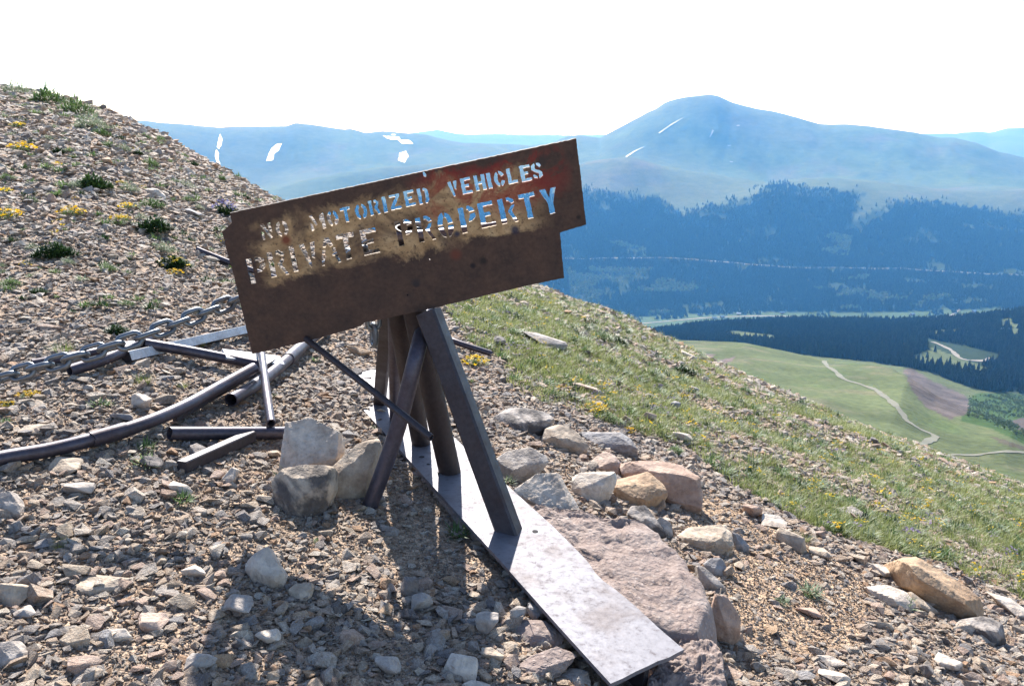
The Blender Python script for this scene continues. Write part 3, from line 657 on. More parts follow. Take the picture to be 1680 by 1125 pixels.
# cabins in the valley
CAB = [(1185, 521, 'small cabin with the brightest roof beside the valley road'), (1172, 523, 'small cabin left of the brightest roofed cabin'), (1212, 516, 'small cabin set back just right of the bright roofed one'), (1148, 517, 'small cabin near the left end of the valley clearing'),
       (1283, 514, 'small cabin in the middle of the valley clearing'), (1497, 517, 'small cabin near the bend left of the side road'), (1598, 512, 'small cabin right of the side road fork'), (1650, 545, 'small cabin in the forest gap on the ridge'), (1568, 500, 'small cabin at the top of the side road')]
for cx, cy, lab in CAB:
    h = FAR.hit(cx, cy, 0, 1200 if cy == 545 else 2500)
    if h is None: continue
    t = empty('cabin', h, lab, 'cabin', 'cabins in the valley'); t.rotation_euler.z = random.uniform(-.5, .5)
    L_, W_, H_ = 13, 8, 4
    b = MB(); b.add([(-L_/2, -W_/2, -1), (L_/2, -W_/2, -1), (L_/2, W_/2, -1), (-L_/2, W_/2, -1), (-L_/2, -W_/2, H_), (L_/2, -W_/2, H_), (L_/2, W_/2, H_), (-L_/2, W_/2, H_), (-L_/2, 0, H_ + 3), (L_/2, 0, H_ + 3)],
                    [(0, 1, 5, 4), (1, 2, 6, 9, 5), (2, 3, 7, 6), (3, 0, 4, 8, 7)]); link('wall', b.mesh('wall', None), M_wood, t)
    b = MB(); o_ = .8
    for s in (-1, 1):
        a = [(-L_/2 - o_, s * (W_/2 + o_), H_ - .4), (L_/2 + o_, s * (W_/2 + o_), H_ - .4), (L_/2 + o_, 0, H_ + 3.25), (-L_/2 - o_, 0, H_ + 3.25)]
        b.add(a + [(p[0], p[1], p[2] - .25) for p in a], [(0, 1, 2, 3), (7, 6, 5, 4), (0, 4, 5, 1), (1, 5, 6, 2), (3, 2, 6, 7), (0, 3, 7, 4)])
    link('roof', b.mesh('roof', None), M_roofm, t)
    b = MB(); b.add([(-1, -W_/2 - .05, 0), (1, -W_/2 - .05, 0), (1, -W_/2 - .05, 2.6), (-1, -W_/2 - .05, 2.6)], [(0, 1, 2, 3)]); link('door', b.mesh('door', None), M_bark, t)

# ------------------------------------------------------------------ the broken gate post with its sign
ROOT_Y = 3.30
# base plate plane: runs away towards a vanishing point, level across
a_dir = ray(131, 156).normalized(); g0 = NEAR.hit(1000, 1118); c_dir = Vector((a_dir.y, -a_dir.x, -.02)).normalized(); pl_n = c_dir.cross(a_dir).normalized()
if pl_n.z < 0: pl_n = -pl_n
pl_p = NEAR.hit(1000, 1118, .11)
def on_plate(px, py, up=0.0):
    d = ray(px, py); t = (pl_p + pl_n * up).dot(pl_n) / d.dot(pl_n); return d * t
stand = empty('warning_sign', on_plate(740, 780), 'rusty torch cut steel sign on a leaning cluster of welded posts', 'sign')
def part(name, me, mat, parent=stand):
    o = link(name, me, mat, parent)
    if parent is stand: o.matrix_parent_inverse = Matrix.Translation(-stand.location)
    return o
# lettering: each letter is a set of cut-outs in a box w wide and 1 high
def rect(x0, y0, x1, y1): return [(x0, y0), (x1, y0), (x1, y1), (x0, y1)]
def arc(cx, cy, rx, ry, t, a0, a1, n=8, tx=None):
    tx = tx or t; o = []
    for k in range(n + 1): a = R_(a0 + (a1 - a0) * k / n); o.append((cx + rx * math.cos(a), cy - ry * math.sin(a)))
    for k in range(n + 1): a = R_(a1 + (a0 - a1) * k / n); o.append((cx + (rx - tx) * math.cos(a), cy - (ry - t) * math.sin(a)))
    return o
def letter(ch, w, t, big):
    if ch == 'I': return [rect(0, 0, w, 1)]
    if ch == 'E': return [[(0, 0), (w, 0), (w, t*.8), (t, t*.8), (t, .40), (w*.75, .40), (w*.75, .40 + t*.8), (t, .40 + t*.8), (t, 1 - t*.8), (w, 1 - t*.8), (w, 1), (0, 1)]]
    if ch == 'L': return [[(0, 0), (t, 0), (t, 1 - t*.85), (w, 1 - t*.85), (w, 1), (0, 1)]]
    if ch == 'T': return [[(0, 0), (w, 0), (w, t*.85), (w/2 + t/2, t*.85), (w/2 + t/2, 1), (w/2 - t/2, 1), (w/2 - t/2, t*.85), (0, t*.85)]]
    if ch == 'H': return [[(0, 0), (t, 0), (t, .42), (w - t, .42), (w - t, 0), (w, 0), (w, 1), (w - t, 1), (w - t, .60), (t, .60), (t, 1), (0, 1)]]
    if ch == 'Z': return [[(0, 0), (w, 0), (w, t*.7), (t*1.1, 1 - t*.8), (w, 1 - t*.8), (w, 1), (0, 1), (0, 1 - t*.8), (w - t*1.2, t*.8), (0, t*.8)]]
    if ch == 'Y': return [[(0, 0), (t*1.1, 0), (w/2, .36), (w - t*1.0, 0), (w, 0), (w/2 + t*.55, .56), (w/2 + t*.55, 1), (w/2 - t*.45, 1), (w/2 - t*.45, .56)]]
    if ch == 'N': return [[(0, 0), (t*1.05, 0), (w, .95), (w*.72, 1)], [(0, .38), (t*.75, .56), (t*.75, 1), (0, 1)], [(w - t*.9, 0), (w, 0), (w, .66), (w - t*.9, .42)]]
    if ch == 'M': return [[(0, .42), (t*.8, .62), (t*.8, 1), (0, 1)], [(0, 0), (t*.95, 0), (w*.5, .66), (w*.36, .74)], [(w - t*1.3, .12), (w - t*.4, 0), (w, 0), (w, 1), (w - t, 1), (w - t*.95, .66), (w - t*1.5, .40)]]
    if ch == 'V':
        if big: return [[(0, 0), (t*1.05, 0), (w*.62, .90), (w*.52, 1), (w*.40, .86)], [(w - t*.95, 0), (w, 0), (w*.82, .66), (w*.64, .58)]]
        return [[(0, 0), (t*1.0, 0), (w*.62, .96), (w*.40, 1)], [(w - t*1.0, 0), (w, 0), (w*.80, .60), (w*.64, .52)]]
    if ch == 'A': return [[(w*.40, 0), (w*.62, 0), (w*.78, .32), (w*.60, .36), (w*.5, .22), (w*.38, .36), (w*.22, .32)], [(w*.17, .41), (w*.36, .44), (w*.29, .60), (w*.34, .70), (w*.24, .74), (w*.16, 1), (0, 1)], [(w*.64, .44), (w*.83, .40), (w, 1), (w*.84, 1), (w*.74, .72), (w*.60, .70), (w*.70, .60)]]
    if ch == 'O':
        tx = min(t, w * .36)
        if big: return [arc(w/2, .5, w/2, .5, t*.9, 98, 176, 6, tx), arc(w/2, .5, w/2, .5, t*.9, 4, 82, 6, tx), arc(w/2, .5, w/2, .5, t*.9, 186, 258, 6, tx), arc(w/2, .5, w/2, .5, t*.9, 282, 354, 6, tx)]
        return [arc(w/2, .5, w/2, .5, t*.9, 106, 256, 9, tx), arc(w/2, .5, w/2, .5, t*.9, -76, 74, 9, tx)]
    if ch == 'D': return [rect(0, 0, t, 1), [(t*1.55, 0), (w*.75, .02), (w, .20), (w, .80), (w*.78, 1), (t*1.7, 1), (t*1.7, .84), (w - t*.95, .78), (w - t*.95, .24), (t*1.55, .17)]]
    if ch == 'C': return [arc(w/2, .5, w/2, .5, t*.9, 112, 262, 9, min(t, w*.36)), arc(w/2, .5, w/2, .5, t*.9, 22, 92, 5, min(t, w*.36)), arc(w/2, .5, w/2, .5, t*.9, 282, 338, 5, min(t, w*.36))]
    if ch == 'S': return [[(w*.42, 0), (w*.42, .17), (t, .24), (t, .34), (w*.75, .48), (w, .62), (w, .86), (w*.62, 1), (w*.62, .84), (w - t, .76), (w - t, .68), (w*.2, .52), (0, .40), (0, .14)], [(w*.56, 0), (w*.85, .06), (w, .22), (w*.82, .32), (w*.56, .17)], [(w*.06, .72), (w*.24, .70), (w*.46, .84), (w*.46, 1), (w*.15, .93)]]
    if ch == 'P':
        return [rect(0, .02, t, 1) if big else rect(0, 0, t, 1), [(t*1.6, 0), (w*.72, .0), (w*.95, .12), (w, .22), (w - t, .25), (w*.62, .145), (t*1.6, .15)], [(w - t*.95, .32), (w, .30), (w, .46), (w*.74, .61), (t*1.6, .62), (t*1.6, .48), (w*.62, .47)]]
    if ch == 'R':
        if big: return [rect(0, .02, t, 1), [(t*1.6, 0), (w*.70, 0), (w*.92, .12), (w*.96, .24), (w*.78, .26), (w*.60, .145), (t*1.6, .15)], [(w*.76, .33), (w*.95, .30), (w*.86, .46), (w*.72, .55), (w, 1), (w*.80, 1), (w*.52, .62), (t*1.6, .60), (t*1.6, .49), (w*.60, .46)]]
        return [rect(0, 0, t, 1), [(t*1.5, .02), (w*.72, .02), (w*.94, .16), (w*.94, .36), (w*.78, .50), (w, 1), (w*.72, 1), (t*1.5, .60), (t*1.5, .46), (w*.66, .36), (w*.66, .22), (t*1.5, .17)]]
ROW1 = [('N', 426, 368, 18, 26), ('O', 450, 364, 21, 26), ('M', 506, 353.5, 25, 26), ('O', 534, 347, 19, 26), ('T', 557, 341.5, 17, 25), ('O', 580, 336, 20, 26), ('R', 603, 329.5, 18, 25), ('I', 625, 323.5, 7, 26), ('Z', 637, 320.5, 18, 25), ('E', 661, 314, 17, 26), ('D', 683, 310, 18, 26),
        ('V', 733, 299, 16, 26), ('E', 754, 293, 17, 27), ('H', 776, 288.5, 18, 26), ('I', 796.5, 284.5, 7, 26), ('C', 808, 282, 18, 26), ('L', 829.5, 277, 16, 26), ('E', 851, 272.5, 17, 27), ('S', 869.5, 269, 17, 26)]
ROW2 = [('P', 403, 424, 30, 42), ('R', 437, 414, 30, 42), ('I', 473, 404, 8.5, 43), ('V', 489, 401, 28, 42), ('A', 519, 393, 33, 44), ('T', 550, 385.5, 30, 43), ('E', 589, 378, 27, 42), ('P', 646.5, 363, 28, 42), ('R', 680, 357.5, 28, 41), ('O', 714, 351, 26, 42), ('P', 750, 341, 27, 43), ('E', 782, 333.5, 25, 42), ('R', 815, 327, 28, 42), ('T', 849, 319.5, 27, 42), ('Y', 884, 312, 28, 42)]
OUTLINE = [(377.5, 349), (945, 227), (953, 290), (961.5, 368), (919, 381), (922, 420), (925.5, 455), (860, 469), (780, 488), (695, 508.5), (640, 520), (612, 526), (600, 527), (592, 534), (577, 538.5), (540, 549), (496, 561), (450, 572), (414.5, 580), (398, 510), (385, 455), (372, 408), (365, 380), (381, 365)]
TILT = R_(12); S_O = Vector((0, ROOT_Y, -.55)); S_U = Vector((0, -math.sin(TILT), math.cos(TILT))); S_N = Vector((0, -math.cos(TILT), -math.sin(TILT)))
def sgn(px, py): d = ray(px, py); p = d * (S_O.dot(S_N) / d.dot(S_N)) - S_O; return (p.x, p.dot(S_U))
rj = random.Random(3)
def rough_loop(pts, step, ampl):
    out = []; n = len(pts)
    for i in range(n):
        a, b = Vector(pts[i]), Vector(pts[(i + 1) % n]); L_ = (b - a).length; k = max(1, int(L_ / step))
        d = (b - a) / max(L_, 1e-9); nrm = Vector((-d.y, d.x))
        for j in range(k):
            q = a + (b - a) * (j / k)
            if j or True: q = q + nrm * rj.uniform(-ampl, ampl) + d * rj.uniform(-ampl, ampl) * .5
            out.append((q.x, q.y))
    return out
cu = bpy.data.curves.new('sign_panel', 'CURVE'); cu.dimensions = '2D'; cu.fill_mode = 'BOTH'; cu.extrude = .0045
def spline(loop):
    s = cu.splines.new('POLY'); s.points.add(len(loop) - 1); s.use_cyclic_u = True
    for p, q in zip(s.points, loop): p.co = (q[0], q[1], 0, 1)
spline(rough_loop([sgn(*p) for p in OUTLINE], .008, .0009))
ca, sa = math.cos(R_(11.8)), math.sin(R_(11.8))
for row, big in ((ROW1, False), (ROW2, True)):
    for ch, lx, ly, w, h in row:
        for poly in letter(ch, w / h, .235 if not big else .215, big):
            pts = []
            for (x, y) in poly:
                X_, Y_ = x * h, y * h; pts.append(sgn(lx + X_ * ca + Y_ * sa, ly - X_ * sa + Y_ * ca))
            spline(rough_loop(pts, .0055, .0010))
spline(rough_loop([sgn(*p) for p in [(693, 282), (696, 281), (700, 287), (699, 291), (695, 289)]], .004, .0006))
for hx, hy, hr in ((705, 425, 1.4), (669, 483, 1.5)):
    spline([sgn(hx + hr * math.cos(a), hy + hr * math.sin(a)) for a in np.linspace(0, 2 * math.pi, 9)[:-1]])
tmp = bpy.data.objects.new('tmp', cu); COL.objects.link(tmp); bpy.context.view_layer.update()
sm = bpy.data.meshes.new_from_object(tmp.evaluated_get(bpy.context.evaluated_depsgraph_get())); bpy.data.objects.remove(tmp)
vs = np.zeros(len(sm.vertices) * 3, np.float32); sm.vertices.foreach_get('co', vs); vs = vs.reshape(-1, 3)
# uv: u along the sign (0..1 over its length), v down, in units of its length
o0, e0 = np.array(sgn(377.5, 349)), np.array(sgn(945, 227)); ax = (e0 - o0); LN = np.linalg.norm(ax); ax /= LN; ay = np.array([ax[1], -ax[0]])
def sign_uv(px, py): d = np.array(sgn(px, py)) - o0; return float(d @ ax / LN), float(d @ ay / LN)
SPOTS = [(*sign_uv(x, y), r, c) for x, y, r, c in [(683, 466, .011, (.012, .013, .022)), (776, 435, .011, (.012, .012, .018)), (793, 427, .015, (.02, .018, .018)), (949, 356, .009, (.02, .017, .016)), (845, 376, .018, (.022, .026, .055)), (750, 383, .012, (.025, .03, .06)),
         (890, 263, .02, (.045, .035, .033)), (470, 393, .02, (.15, .035, .02)), (748, 417, .022, (.13, .045, .03)), (683, 463, .018, (.035, .03, .032))]]
uv2 = np.stack([(vs[:, :2] - o0) @ ax / LN, (vs[:, :2] - o0) @ ay / LN], 1)
li = np.zeros(len(sm.loops), np.int32); sm.loops.foreach_get('vertex_index', li)
ul = sm.uv_layers[0] if sm.uv_layers else sm.uv_layers.new(name='UVMap'); ul.data.foreach_set('uv', uv2[li].astype(np.float32).ravel())
nv = (np.array(S_O)[None] + vs[:, :1] * np.array([[1., 0, 0]]) + vs[:, 1:2] * np.array(S_U)[None] + vs[:, 2:3] * np.array(S_N)[None]).astype(np.float32); sm.vertices.foreach_set('co', nv.ravel()); sm.polygons.foreach_set('use_smooth', [False] * len(sm.polygons)); sm.update()
part('sign_panel', sm, sign_mat())
# plate with ragged right edge
PLT = [(1001, 1120), (1122, 1064), (1080, 1028), (1052, 1003), (1031, 984), (1004, 962), (990, 952), (976, 939), (965, 922), (953, 909), (906, 863), (837, 801), (760, 730), (690, 665), (622, 602), (551, 622), (640, 720), (730, 820), (820, 920), (920, 1031)]
PLT = [PLT[0], (1022, 1112), (1045, 1100), (1062, 1092), (1078, 1085), (1098, 1078), (1110, 1070)] + PLT[1:]
top = [on_plate(x + rj.uniform(-1, 1), y + rj.uniform(-1, 1)) for x, y in PLT]; bot = [p - pl_n * .013 for p in top]; n = len(top)
b = MB(); b.add(top + bot, [tuple(range(n)), tuple(range(n, 2 * n))[::-1]] + [(i, (i + 1) % n, n + (i + 1) % n, n + i) for i in range(n)])
part('base_plate', b.mesh('base_plate', 30), M_plate)
b = MB(); e0_, e1_ = on_plate(1062, 1086, -.014), on_plate(600, 625, -.014)
bar(b, e0_ - pl_n * .055, e1_ - pl_n * .055, .11, .016, pl_n, .002); part('web', b.mesh('web'), M_bar)
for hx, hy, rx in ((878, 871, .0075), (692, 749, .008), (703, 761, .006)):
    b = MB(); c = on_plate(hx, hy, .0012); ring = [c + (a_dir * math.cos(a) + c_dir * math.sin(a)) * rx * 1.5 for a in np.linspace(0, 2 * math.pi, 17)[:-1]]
    b.add(ring + [c - pl_n * .0008 for _ in range(1)], [(i, (i + 1) % 16, 16) for i in range(16)]); part('painted_hole_shade', b.mesh('painted_hole_shade'), simple('hole_shadow_steel', (.012, .011, .012), .9))  # shallow dark cone paints the shade inside a hole; the plate is uncut
def on_sign(px, py, dy):
    d = ray(px, py); return d * ((S_O - S_N * dy).dot(S_N) / d.dot(S_N))
plane = (on_plate(800, 850), pl_n)
# front square leg (lit narrow right face)
f0, f1 = on_plate(834, 868), on_sign(703, 512, .0)
b = MB(); bar(b, f0, f1, .082, .078, Vector((.93, -.36, 0)), .008, cut0=plane); leg = part('square_leg', b.mesh('square_leg', 40), M_bar)
b = MB()
for k in range(26):
    t = k / 25; p = on_plate(806 + 34 * min(t * 2, 1) + 20 * max(t * 2 - 1, 0), 880 + 5 * min(t * 2, 1) - 30 * max(t * 2 - 1, 0), .003); r = rj.uniform(.004, .008)
    vs_ = [p + Vector((r * math.cos(a), r * math.sin(a), -.004)) for a in (0, 1.05, 2.1, 3.14, 4.2, 5.25)] + [p + Vector((0, 0, r * .9))]
    b.add(vs_, [(i, (i + 1) % 6, 6) for i in range(6)])
wd = link('weld', b.mesh('weld'), M_bar, leg); wd.matrix_parent_inverse = leg.matrix_parent_inverse.copy()
# rear dark square leg
b = MB(); bar(b, on_plate(623, 660), on_sign(640, 470, .16), .058, .058, Vector((.95, -.3, 0)), .005, cut0=plane); part('square_leg', b.mesh('square_leg', 40), M_bar)
# round posts
def post(name, pts, r, mat, wall=.006): b_ = MB(); tube(b_, smooth_path(pts, 6), r, wall, 24); return part(name, b_.mesh(name), mat)
post('round_post', [on_plate(691, 728, -.004), on_sign(645, 470, .11)], .043, M_post)
post('round_post', [on_plate(738, 774, -.004), on_sign(668, 455, .07)], .047, M_post)
post('thin_post', [on_plate(648, 690, -.004), on_sign(646, 480, .15)], .026, M_pipe)
ft = NEAR.hit(606, 832, .0)
post('leaning_tube', [ft] + [at_y(x_, y_, ft.y + (3.24 - ft.y) * t_) for x_, y_, t_ in ((624, 784, .19), (649, 713, .46), (665, 656, .68))] + [at_y(686, 571, 3.27), at_y(701, 514, 3.62)], .031, M_pipe)
post('round_post', [on_sign(656, 470, .10), on_sign(668, 375, .09)], .045, M_post)
post('brace_rod', [on_sign(502, 556, -.012), at_y(600, 632, 3.08), at_y(708, 718, 2.86)], .0125, M_bar, .003)
post('cross_pipe', [on_sign(640, 392, .06), on_sign(745, 384, .055), on_sign(862, 366, .055)], .026, M_pipe)

# concrete footing below the plate
def shard_mesh(name, seed, dims, npts=11, bev=.0):
    r = np.random.default_rng(seed); bm = bmesh.new()
    for q in range(npts):
        d = r.normal(0, 1, 3); d /= np.abs(d).max() ** .75 * np.linalg.norm(d) ** .25
        bm.verts.new(d * np.array(dims) * .5 * r.uniform(.82, 1.05))
    o_ = bmesh.ops.convex_hull(bm, input=bm.verts); bmesh.ops.delete(bm, geom=list({e for e in o_['geom_interior'] + o_['geom_unused'] if isinstance(e, bmesh.types.BMVert)}), context='VERTS')
    bmesh.ops.dissolve_limit(bm, angle_limit=R_(14), verts=bm.verts, edges=bm.edges)
    if bev:
        bmesh.ops.bevel(bm, geom=list(bm.edges), offset=bev, segments=1, affect='EDGES', profile=.6)
    bmesh.ops.triangulate(bm, faces=bm.faces)
    me = bpy.data.meshes.new(name); bm.to_mesh(me); bm.free(); return me
def rock_mesh(name, seed, dims, sub=4, planes=12, rough=.03, layered=0.0, soft=.05, sharp=28, boxy=.0, lay_dir=None, given=None):
    r = np.random.default_rng(seed); bm = bmesh.new(); bmesh.ops.create_icosphere(bm, subdivisions=sub, radius=1); 
    v = np.array([q.co[:] for q in bm.verts]); f = np.array([[q.index for q in p.verts] for p in bm.faces]); bm.free()
    nn = r.normal(0, 1, (planes, 3)); nn /= np.linalg.norm(nn, axis=1)[:, None]; dd = r.uniform(.62, .98, planes)
    if boxy:
        bx = np.array([[1, 0, 0], [-1, 0, 0], [0, 1, 0], [0, -1, 0], [0, 0, 1], [0, 0, -1]], float) + r.normal(0, .16 * (1 - boxy) + .06, (6, 3)); bx /= np.linalg.norm(bx, axis=1)[:, None]
        nn = np.concatenate([bx, nn]); dd = np.concatenate([r.uniform(.6, .78, 6), dd])
    if given: nn, dd = given
    dot = v @ nn.T; rad = np.where(dot > .02, dd / np.maximum(dot, .02), 9)
    k = 1 / soft; rr = -np.log(np.exp(-k * rad).sum(1)) / k; rr = np.minimum(rr, 1.15 if not given else 1.75)
    v = v * rr[:, None]
    off = r.uniform(0, 50, 3)
    def n3(p, s):
        return np.array([noise.fractal(Vector((q * s + off).tolist()), .9, 2.1, 5) for q in p])
    if rough: 
        a = n3(v, 1.6); c = n3(v, 7.0); cr = np.abs(n3(v, 2.6)); crack = np.exp(-(cr / .035) ** 2)
        v = v * (1 + rough * a + rough * .5 * (np.abs(c) * 1.6 - .5) - rough * .55 * crack)[:, None]
    v = v * np.array(dims) / 2 / .82
    if layered:
        ld = np.array(lay_dir or (.15, -.3, .94)); ld /= np.linalg.norm(ld); h = v @ ld; s = layered; q = h / s + .6 * n3(v, 2.0); st2 = np.floor(q) + np.clip((q - np.floor(q)) * 2.2, 0, 1) ** 2
        hv = np.sin(np.floor(q) * 12.99) * .5; out = v - ld * h[:, None]; L2 = np.linalg.norm(out, axis=1)[:, None] + 1e-9
        v = v + out / L2 * (hv * s * .55)[:, None]
    return mesh_np(name, v, f, sharp=sharp)
def concrete_mesh(name, poly_px, seed, depth=.25, n=60, up=-.012):
    "block whose top follows a footprint given on the plate plane"
    r = np.random.default_rng(seed); pts = [on_plate(x, y, up) for x, y in poly_px]; loc = [(p.dot(a_dir), p.dot(c_dir)) for p in pts]
    base = pts[0]; b0 = base.dot(a_dir), base.dot(c_dir)
    A = [q[0] for q in loc]; C = [q[1] for q in loc]; cx, cy = sum(A) / len(A), sum(C) / len(C)
    rings = []; V = []; K = 14; NR = 230
    per = []; m = len(loc)
    L_ = [math.hypot(loc[(i + 1) % m][0] - loc[i][0], loc[(i + 1) % m][1] - loc[i][1]) for i in range(m)]; T_ = sum(L_)
    for k in range(NR):
        s = T_ * k / NR; i = 0
        while s > L_[i]: s -= L_[i]; i += 1
        t = s / L_[i]; per.append((loc[i][0] + (loc[(i + 1) % m][0] - loc[i][0]) * t, loc[i][1] + (loc[(i + 1) % m][1] - loc[i][1]) * t))
    fr = [1.06, 1.05, 1.04, 1.02, 1.0] + list(np.linspace(.985, .03, 46)); dz = [-depth, -.16, -.10, -.055, -.025] + [-.01, -.004] + [0] * 44
    for q, d in zip(fr, dz):
        for (x, y) in per:
            a, c = cx + (x - cx) * q, cy + (y - cy) * q
            p = base + a_dir * (a - b0[0]) + c_dir * (c - b0[1])
            nn_ = noise.fractal(p * 7 + Vector((seed, 0, 0)), .8, 2.1, 6); n2_ = noise.fractal(p * 26 + Vector((0, seed, 0)), .7, 2.1, 5); n2_ += 1.3 * max(0, .42 - noise.voronoi(p * 24)[0][0]) + .8 * max(0, .4 - noise.voronoi(p * 47)[0][0])
            p = p + pl_n * (d + nn_ * .022 + n2_ * .011 - .018) + (a_dir * noise.noise(p * 9) + c_dir * noise.noise(p * 9 + Vector((9, 9, 9)))) * .03
            V.append(p)
    fc = [(i * NR + k, i * NR + (k + 1) % NR, (i + 1) * NR + (k + 1) % NR, (i + 1) * NR + k) for i in range(len(fr) - 1) for k in range(NR)] + [tuple((len(fr) - 1) * NR + k for k in range(NR))]
    b_ = MB(); b_.add(V, fc); return b_.mesh(name, 75)
foot = link('concrete_footing', concrete_mesh('concrete_footing', [(960, 838), (1010, 838), (1070, 858), (1120, 900), (1160, 945), (1168, 1000), (1150, 1030), (1060, 1010), (960, 980), (760, 850), (640, 730), (560, 665), (545, 650), (600, 640), (700, 720), (850, 850)], 3, .24), M_conc)
tag(foot, 'rough pinkish concrete block that the sign stand plate lies on', 'concrete block')
lump = link('concrete_slab', concrete_mesh('concrete_slab', [(1120, 1035), (1165, 1040), (1185, 1075), (1195, 1150), (1060, 1180), (1065, 1100)], 8, .2, up=-.05), M_conc)
tag(lump, 'broken rough concrete piece under the near end of the steel plate', 'concrete block')

# ------------------------------------------------------------------ chain
def link_mesh(L_=.104, W_=.068, d=.0195):
    n, k = 28, 10; hl = (L_ - W_) / 2; r = (W_ - d) / 2; path = []
    for i in range(n):
        a = 2 * math.pi * i / n; x = math.cos(a) * r; y = math.sin(a) * r; path.append(Vector((x + (hl if x > 1e-6 else -hl if x < -1e-6 else 0), y, 0)))
    b_ = MB(); V = []
    for i in range(n):
        dd = (path[(i + 1) % n] - path[i - 1]).normalized(); s = Vector((-dd.y, dd.x, 0))
        for j in range(k): a = 2 * math.pi * j / k; V.append(path[i] + (s * math.cos(a) + Vector((0, 0, 1)) * math.sin(a)) * d / 2)
    b_.add(V, [(i * k + j, i * k + (j + 1) % k, ((i + 1) % n) * k + (j + 1) % k, ((i + 1) % n) * k + j) for i in range(n) for j in range(k)])
    return b_.mesh('link', 60)
lm = link_mesh(); lm.materials.append(M_chain)
gl = NEAR.hit(-330, 760, .03)
cpath = smooth_path([gl, at_y(-170, 678, 3.05), at_y(-60, 640, 3.06), at_y(20, 615, 3.08), at_y(110, 590, 3.1), at_y(210, 560, 3.15), at_y(310, 523, 3.32), at_y(395, 490, 3.46), at_y(480, 456, 3.48), at_y(560, 424, 3.46), at_y(615, 400, 3.44), at_y(650, 376, 3.40), at_y(690, 372, 3.40)], 24)
def lay_chain(chain, path, pitch=.0645):
    acc = 0; k = 0; nxt = 0
    for i in range(len(path) - 1):
        seg = (path[i + 1] - path[i]).length
        while acc + seg >= nxt:
            p = path[i].lerp(path[i + 1], (nxt - acc) / seg); d = (path[i + 1] - path[max(i - 2, 0)]).normalized()
            o = bpy.data.objects.new('link', lm); COL.objects.link(o); o.parent = chain; o.matrix_parent_inverse = Matrix.Translation(-chain.location)
            q = d.to_track_quat('X', 'Z').to_matrix().to_4x4(); roll = Matrix.Rotation(R_(66 if k % 2 else 156) + rj.uniform(-.12, .12), 4, 'X'); o.matrix_world = Matrix.Translation(p) @ q @ roll
            o.matrix_basis = Matrix.Translation(p) @ q @ roll
            k += 1; nxt += pitch
        acc += seg
ch = empty('chain', at_y(200, 562, 3.15), 'heavy grey galvanised chain strung from the sign post out across the pipes', 'chain'); lay_chain(ch, cpath)
ch2 = empty('chain', at_y(613, 540, 3.4), 'short end of grey chain hanging below the sign beside the posts', 'chain')
lay_chain(ch2, smooth_path([at_y(628, 392, 3.40), at_y(618, 440, 3.42), at_y(613, 500, 3.42), at_y(613, 540, 3.42), at_y(614, 572, 3.42)], 24))

# ------------------------------------------------------------------ loose gate pipes
def g(px, py, lift): return NEAR.hit(px, py, lift)
def thing_e(name, p, lab, cat, grp=None): return empty(name, p, lab, cat, grp)
def sub(name, b_, mat, t, sharp=35):
    o = link(name, b_.mesh(name, sharp), mat, t); o.matrix_parent_inverse = Matrix.Translation(-t.location); return o
GP = 'broken gate pipes lying on the scree'
def pipe_thing(name, pts, r, lab, mat=M_pipe, wall=.005, ragged=.0):
    p = smooth_path([g(*q) for q in pts], 6); t = thing_e(name, p[len(p) // 2], lab, 'pipe', GP); b_ = MB(); tube(b_, p, r, wall, 24, ragged); sub('tube', b_, mat, t); return t, p
t, p = pipe_thing('bent_pipe', [(-90, 775, .04), (0, 752, .04), (80, 738, .04), (150, 721, .045), (230, 697, .05), (300, 668, .06), (360, 635, .08), (416, 604, .12)], .0275, 'long bent dark steel pipe with a torn sleeve, nearest at the left edge')
b = MB(); i0 = min(range(len(p)), key=lambda i: abs(to_px(*p[i])[0] - 152)); i1 = min(range(len(p)), key=lambda i: abs(to_px(*p[i])[0] - 203)); tube(b, p[i0:i1 + 1], .0315, .004, 24, .006); sub('sleeve', b, M_pipe, t)
p0, p1 = g(287, 688, .02), g(458, 588, .09); t = thing_e('steel_bar', (p0 + p1) / 2, 'thin dark steel bar lying alongside the long bent pipe', 'bar', GP); b = MB(); bar(b, p0, p1, .024, .022, Vector((0, 0, 1)), .003); sub('flat_bar', b, M_bar, t)
b = MB(); bar(b, p0.lerp(p1, .55) + Vector((0, 0, .0115)), p1 + Vector((0, 0, .0115)), .006, .022, Vector((0, 0, 1)), .001); sub('flange', b, M_bar, t)
t, p = pipe_thing('open_pipe', [(379, 656, .04), (440, 617, .05), (500, 565, .06), (540, 535, .06)], .031, 'straight pipe with its open round end facing the camera and a rough collar')
b = MB(); tube(b, [p[9], p[10], p[11]], .0365, .006, 20, .006); sub('collar', b, M_pipe, t)
t, p = pipe_thing('straight_pipe', [(426, 556, .16), (437, 640, .11), (445, 694, .085)], .0195, 'thinner straight pipe coming out from under the sign corner onto the stub')
p0, p1 = g(278, 711, .035), g(470, 710, .035); t = thing_e('pipe_stub', (p0 + p1) / 2, 'short open pipe stub with a square bar welded on, nearest to the pale slab', 'pipe', GP)
b = MB(); tube(b, [p0, p0.lerp(p1, .33), p0.lerp(p1, .67), p1], .0275, .004, 24, .003); sub('tube', b, M_pipe, t)
b = MB(); bar(b, g(412, 715, .035), g(298, 766, .02), .046, .046, Vector((0, 0, 1)), .004); sub('square_bar', b, M_bar, t)
b = MB()
for k in range(16):
    q = g(400 + k * 1.6, 702 + 2 * math.sin(k), .05); r = .005; b.add([q + Vector((r * math.cos(a), r * math.sin(a), -.003)) for a in (0, 1.57, 3.14, 4.71)] + [q + Vector((0, 0, r))], [(i, (i + 1) % 4, 4) for i in range(4)])
sub('weld', b, M_bar, t)
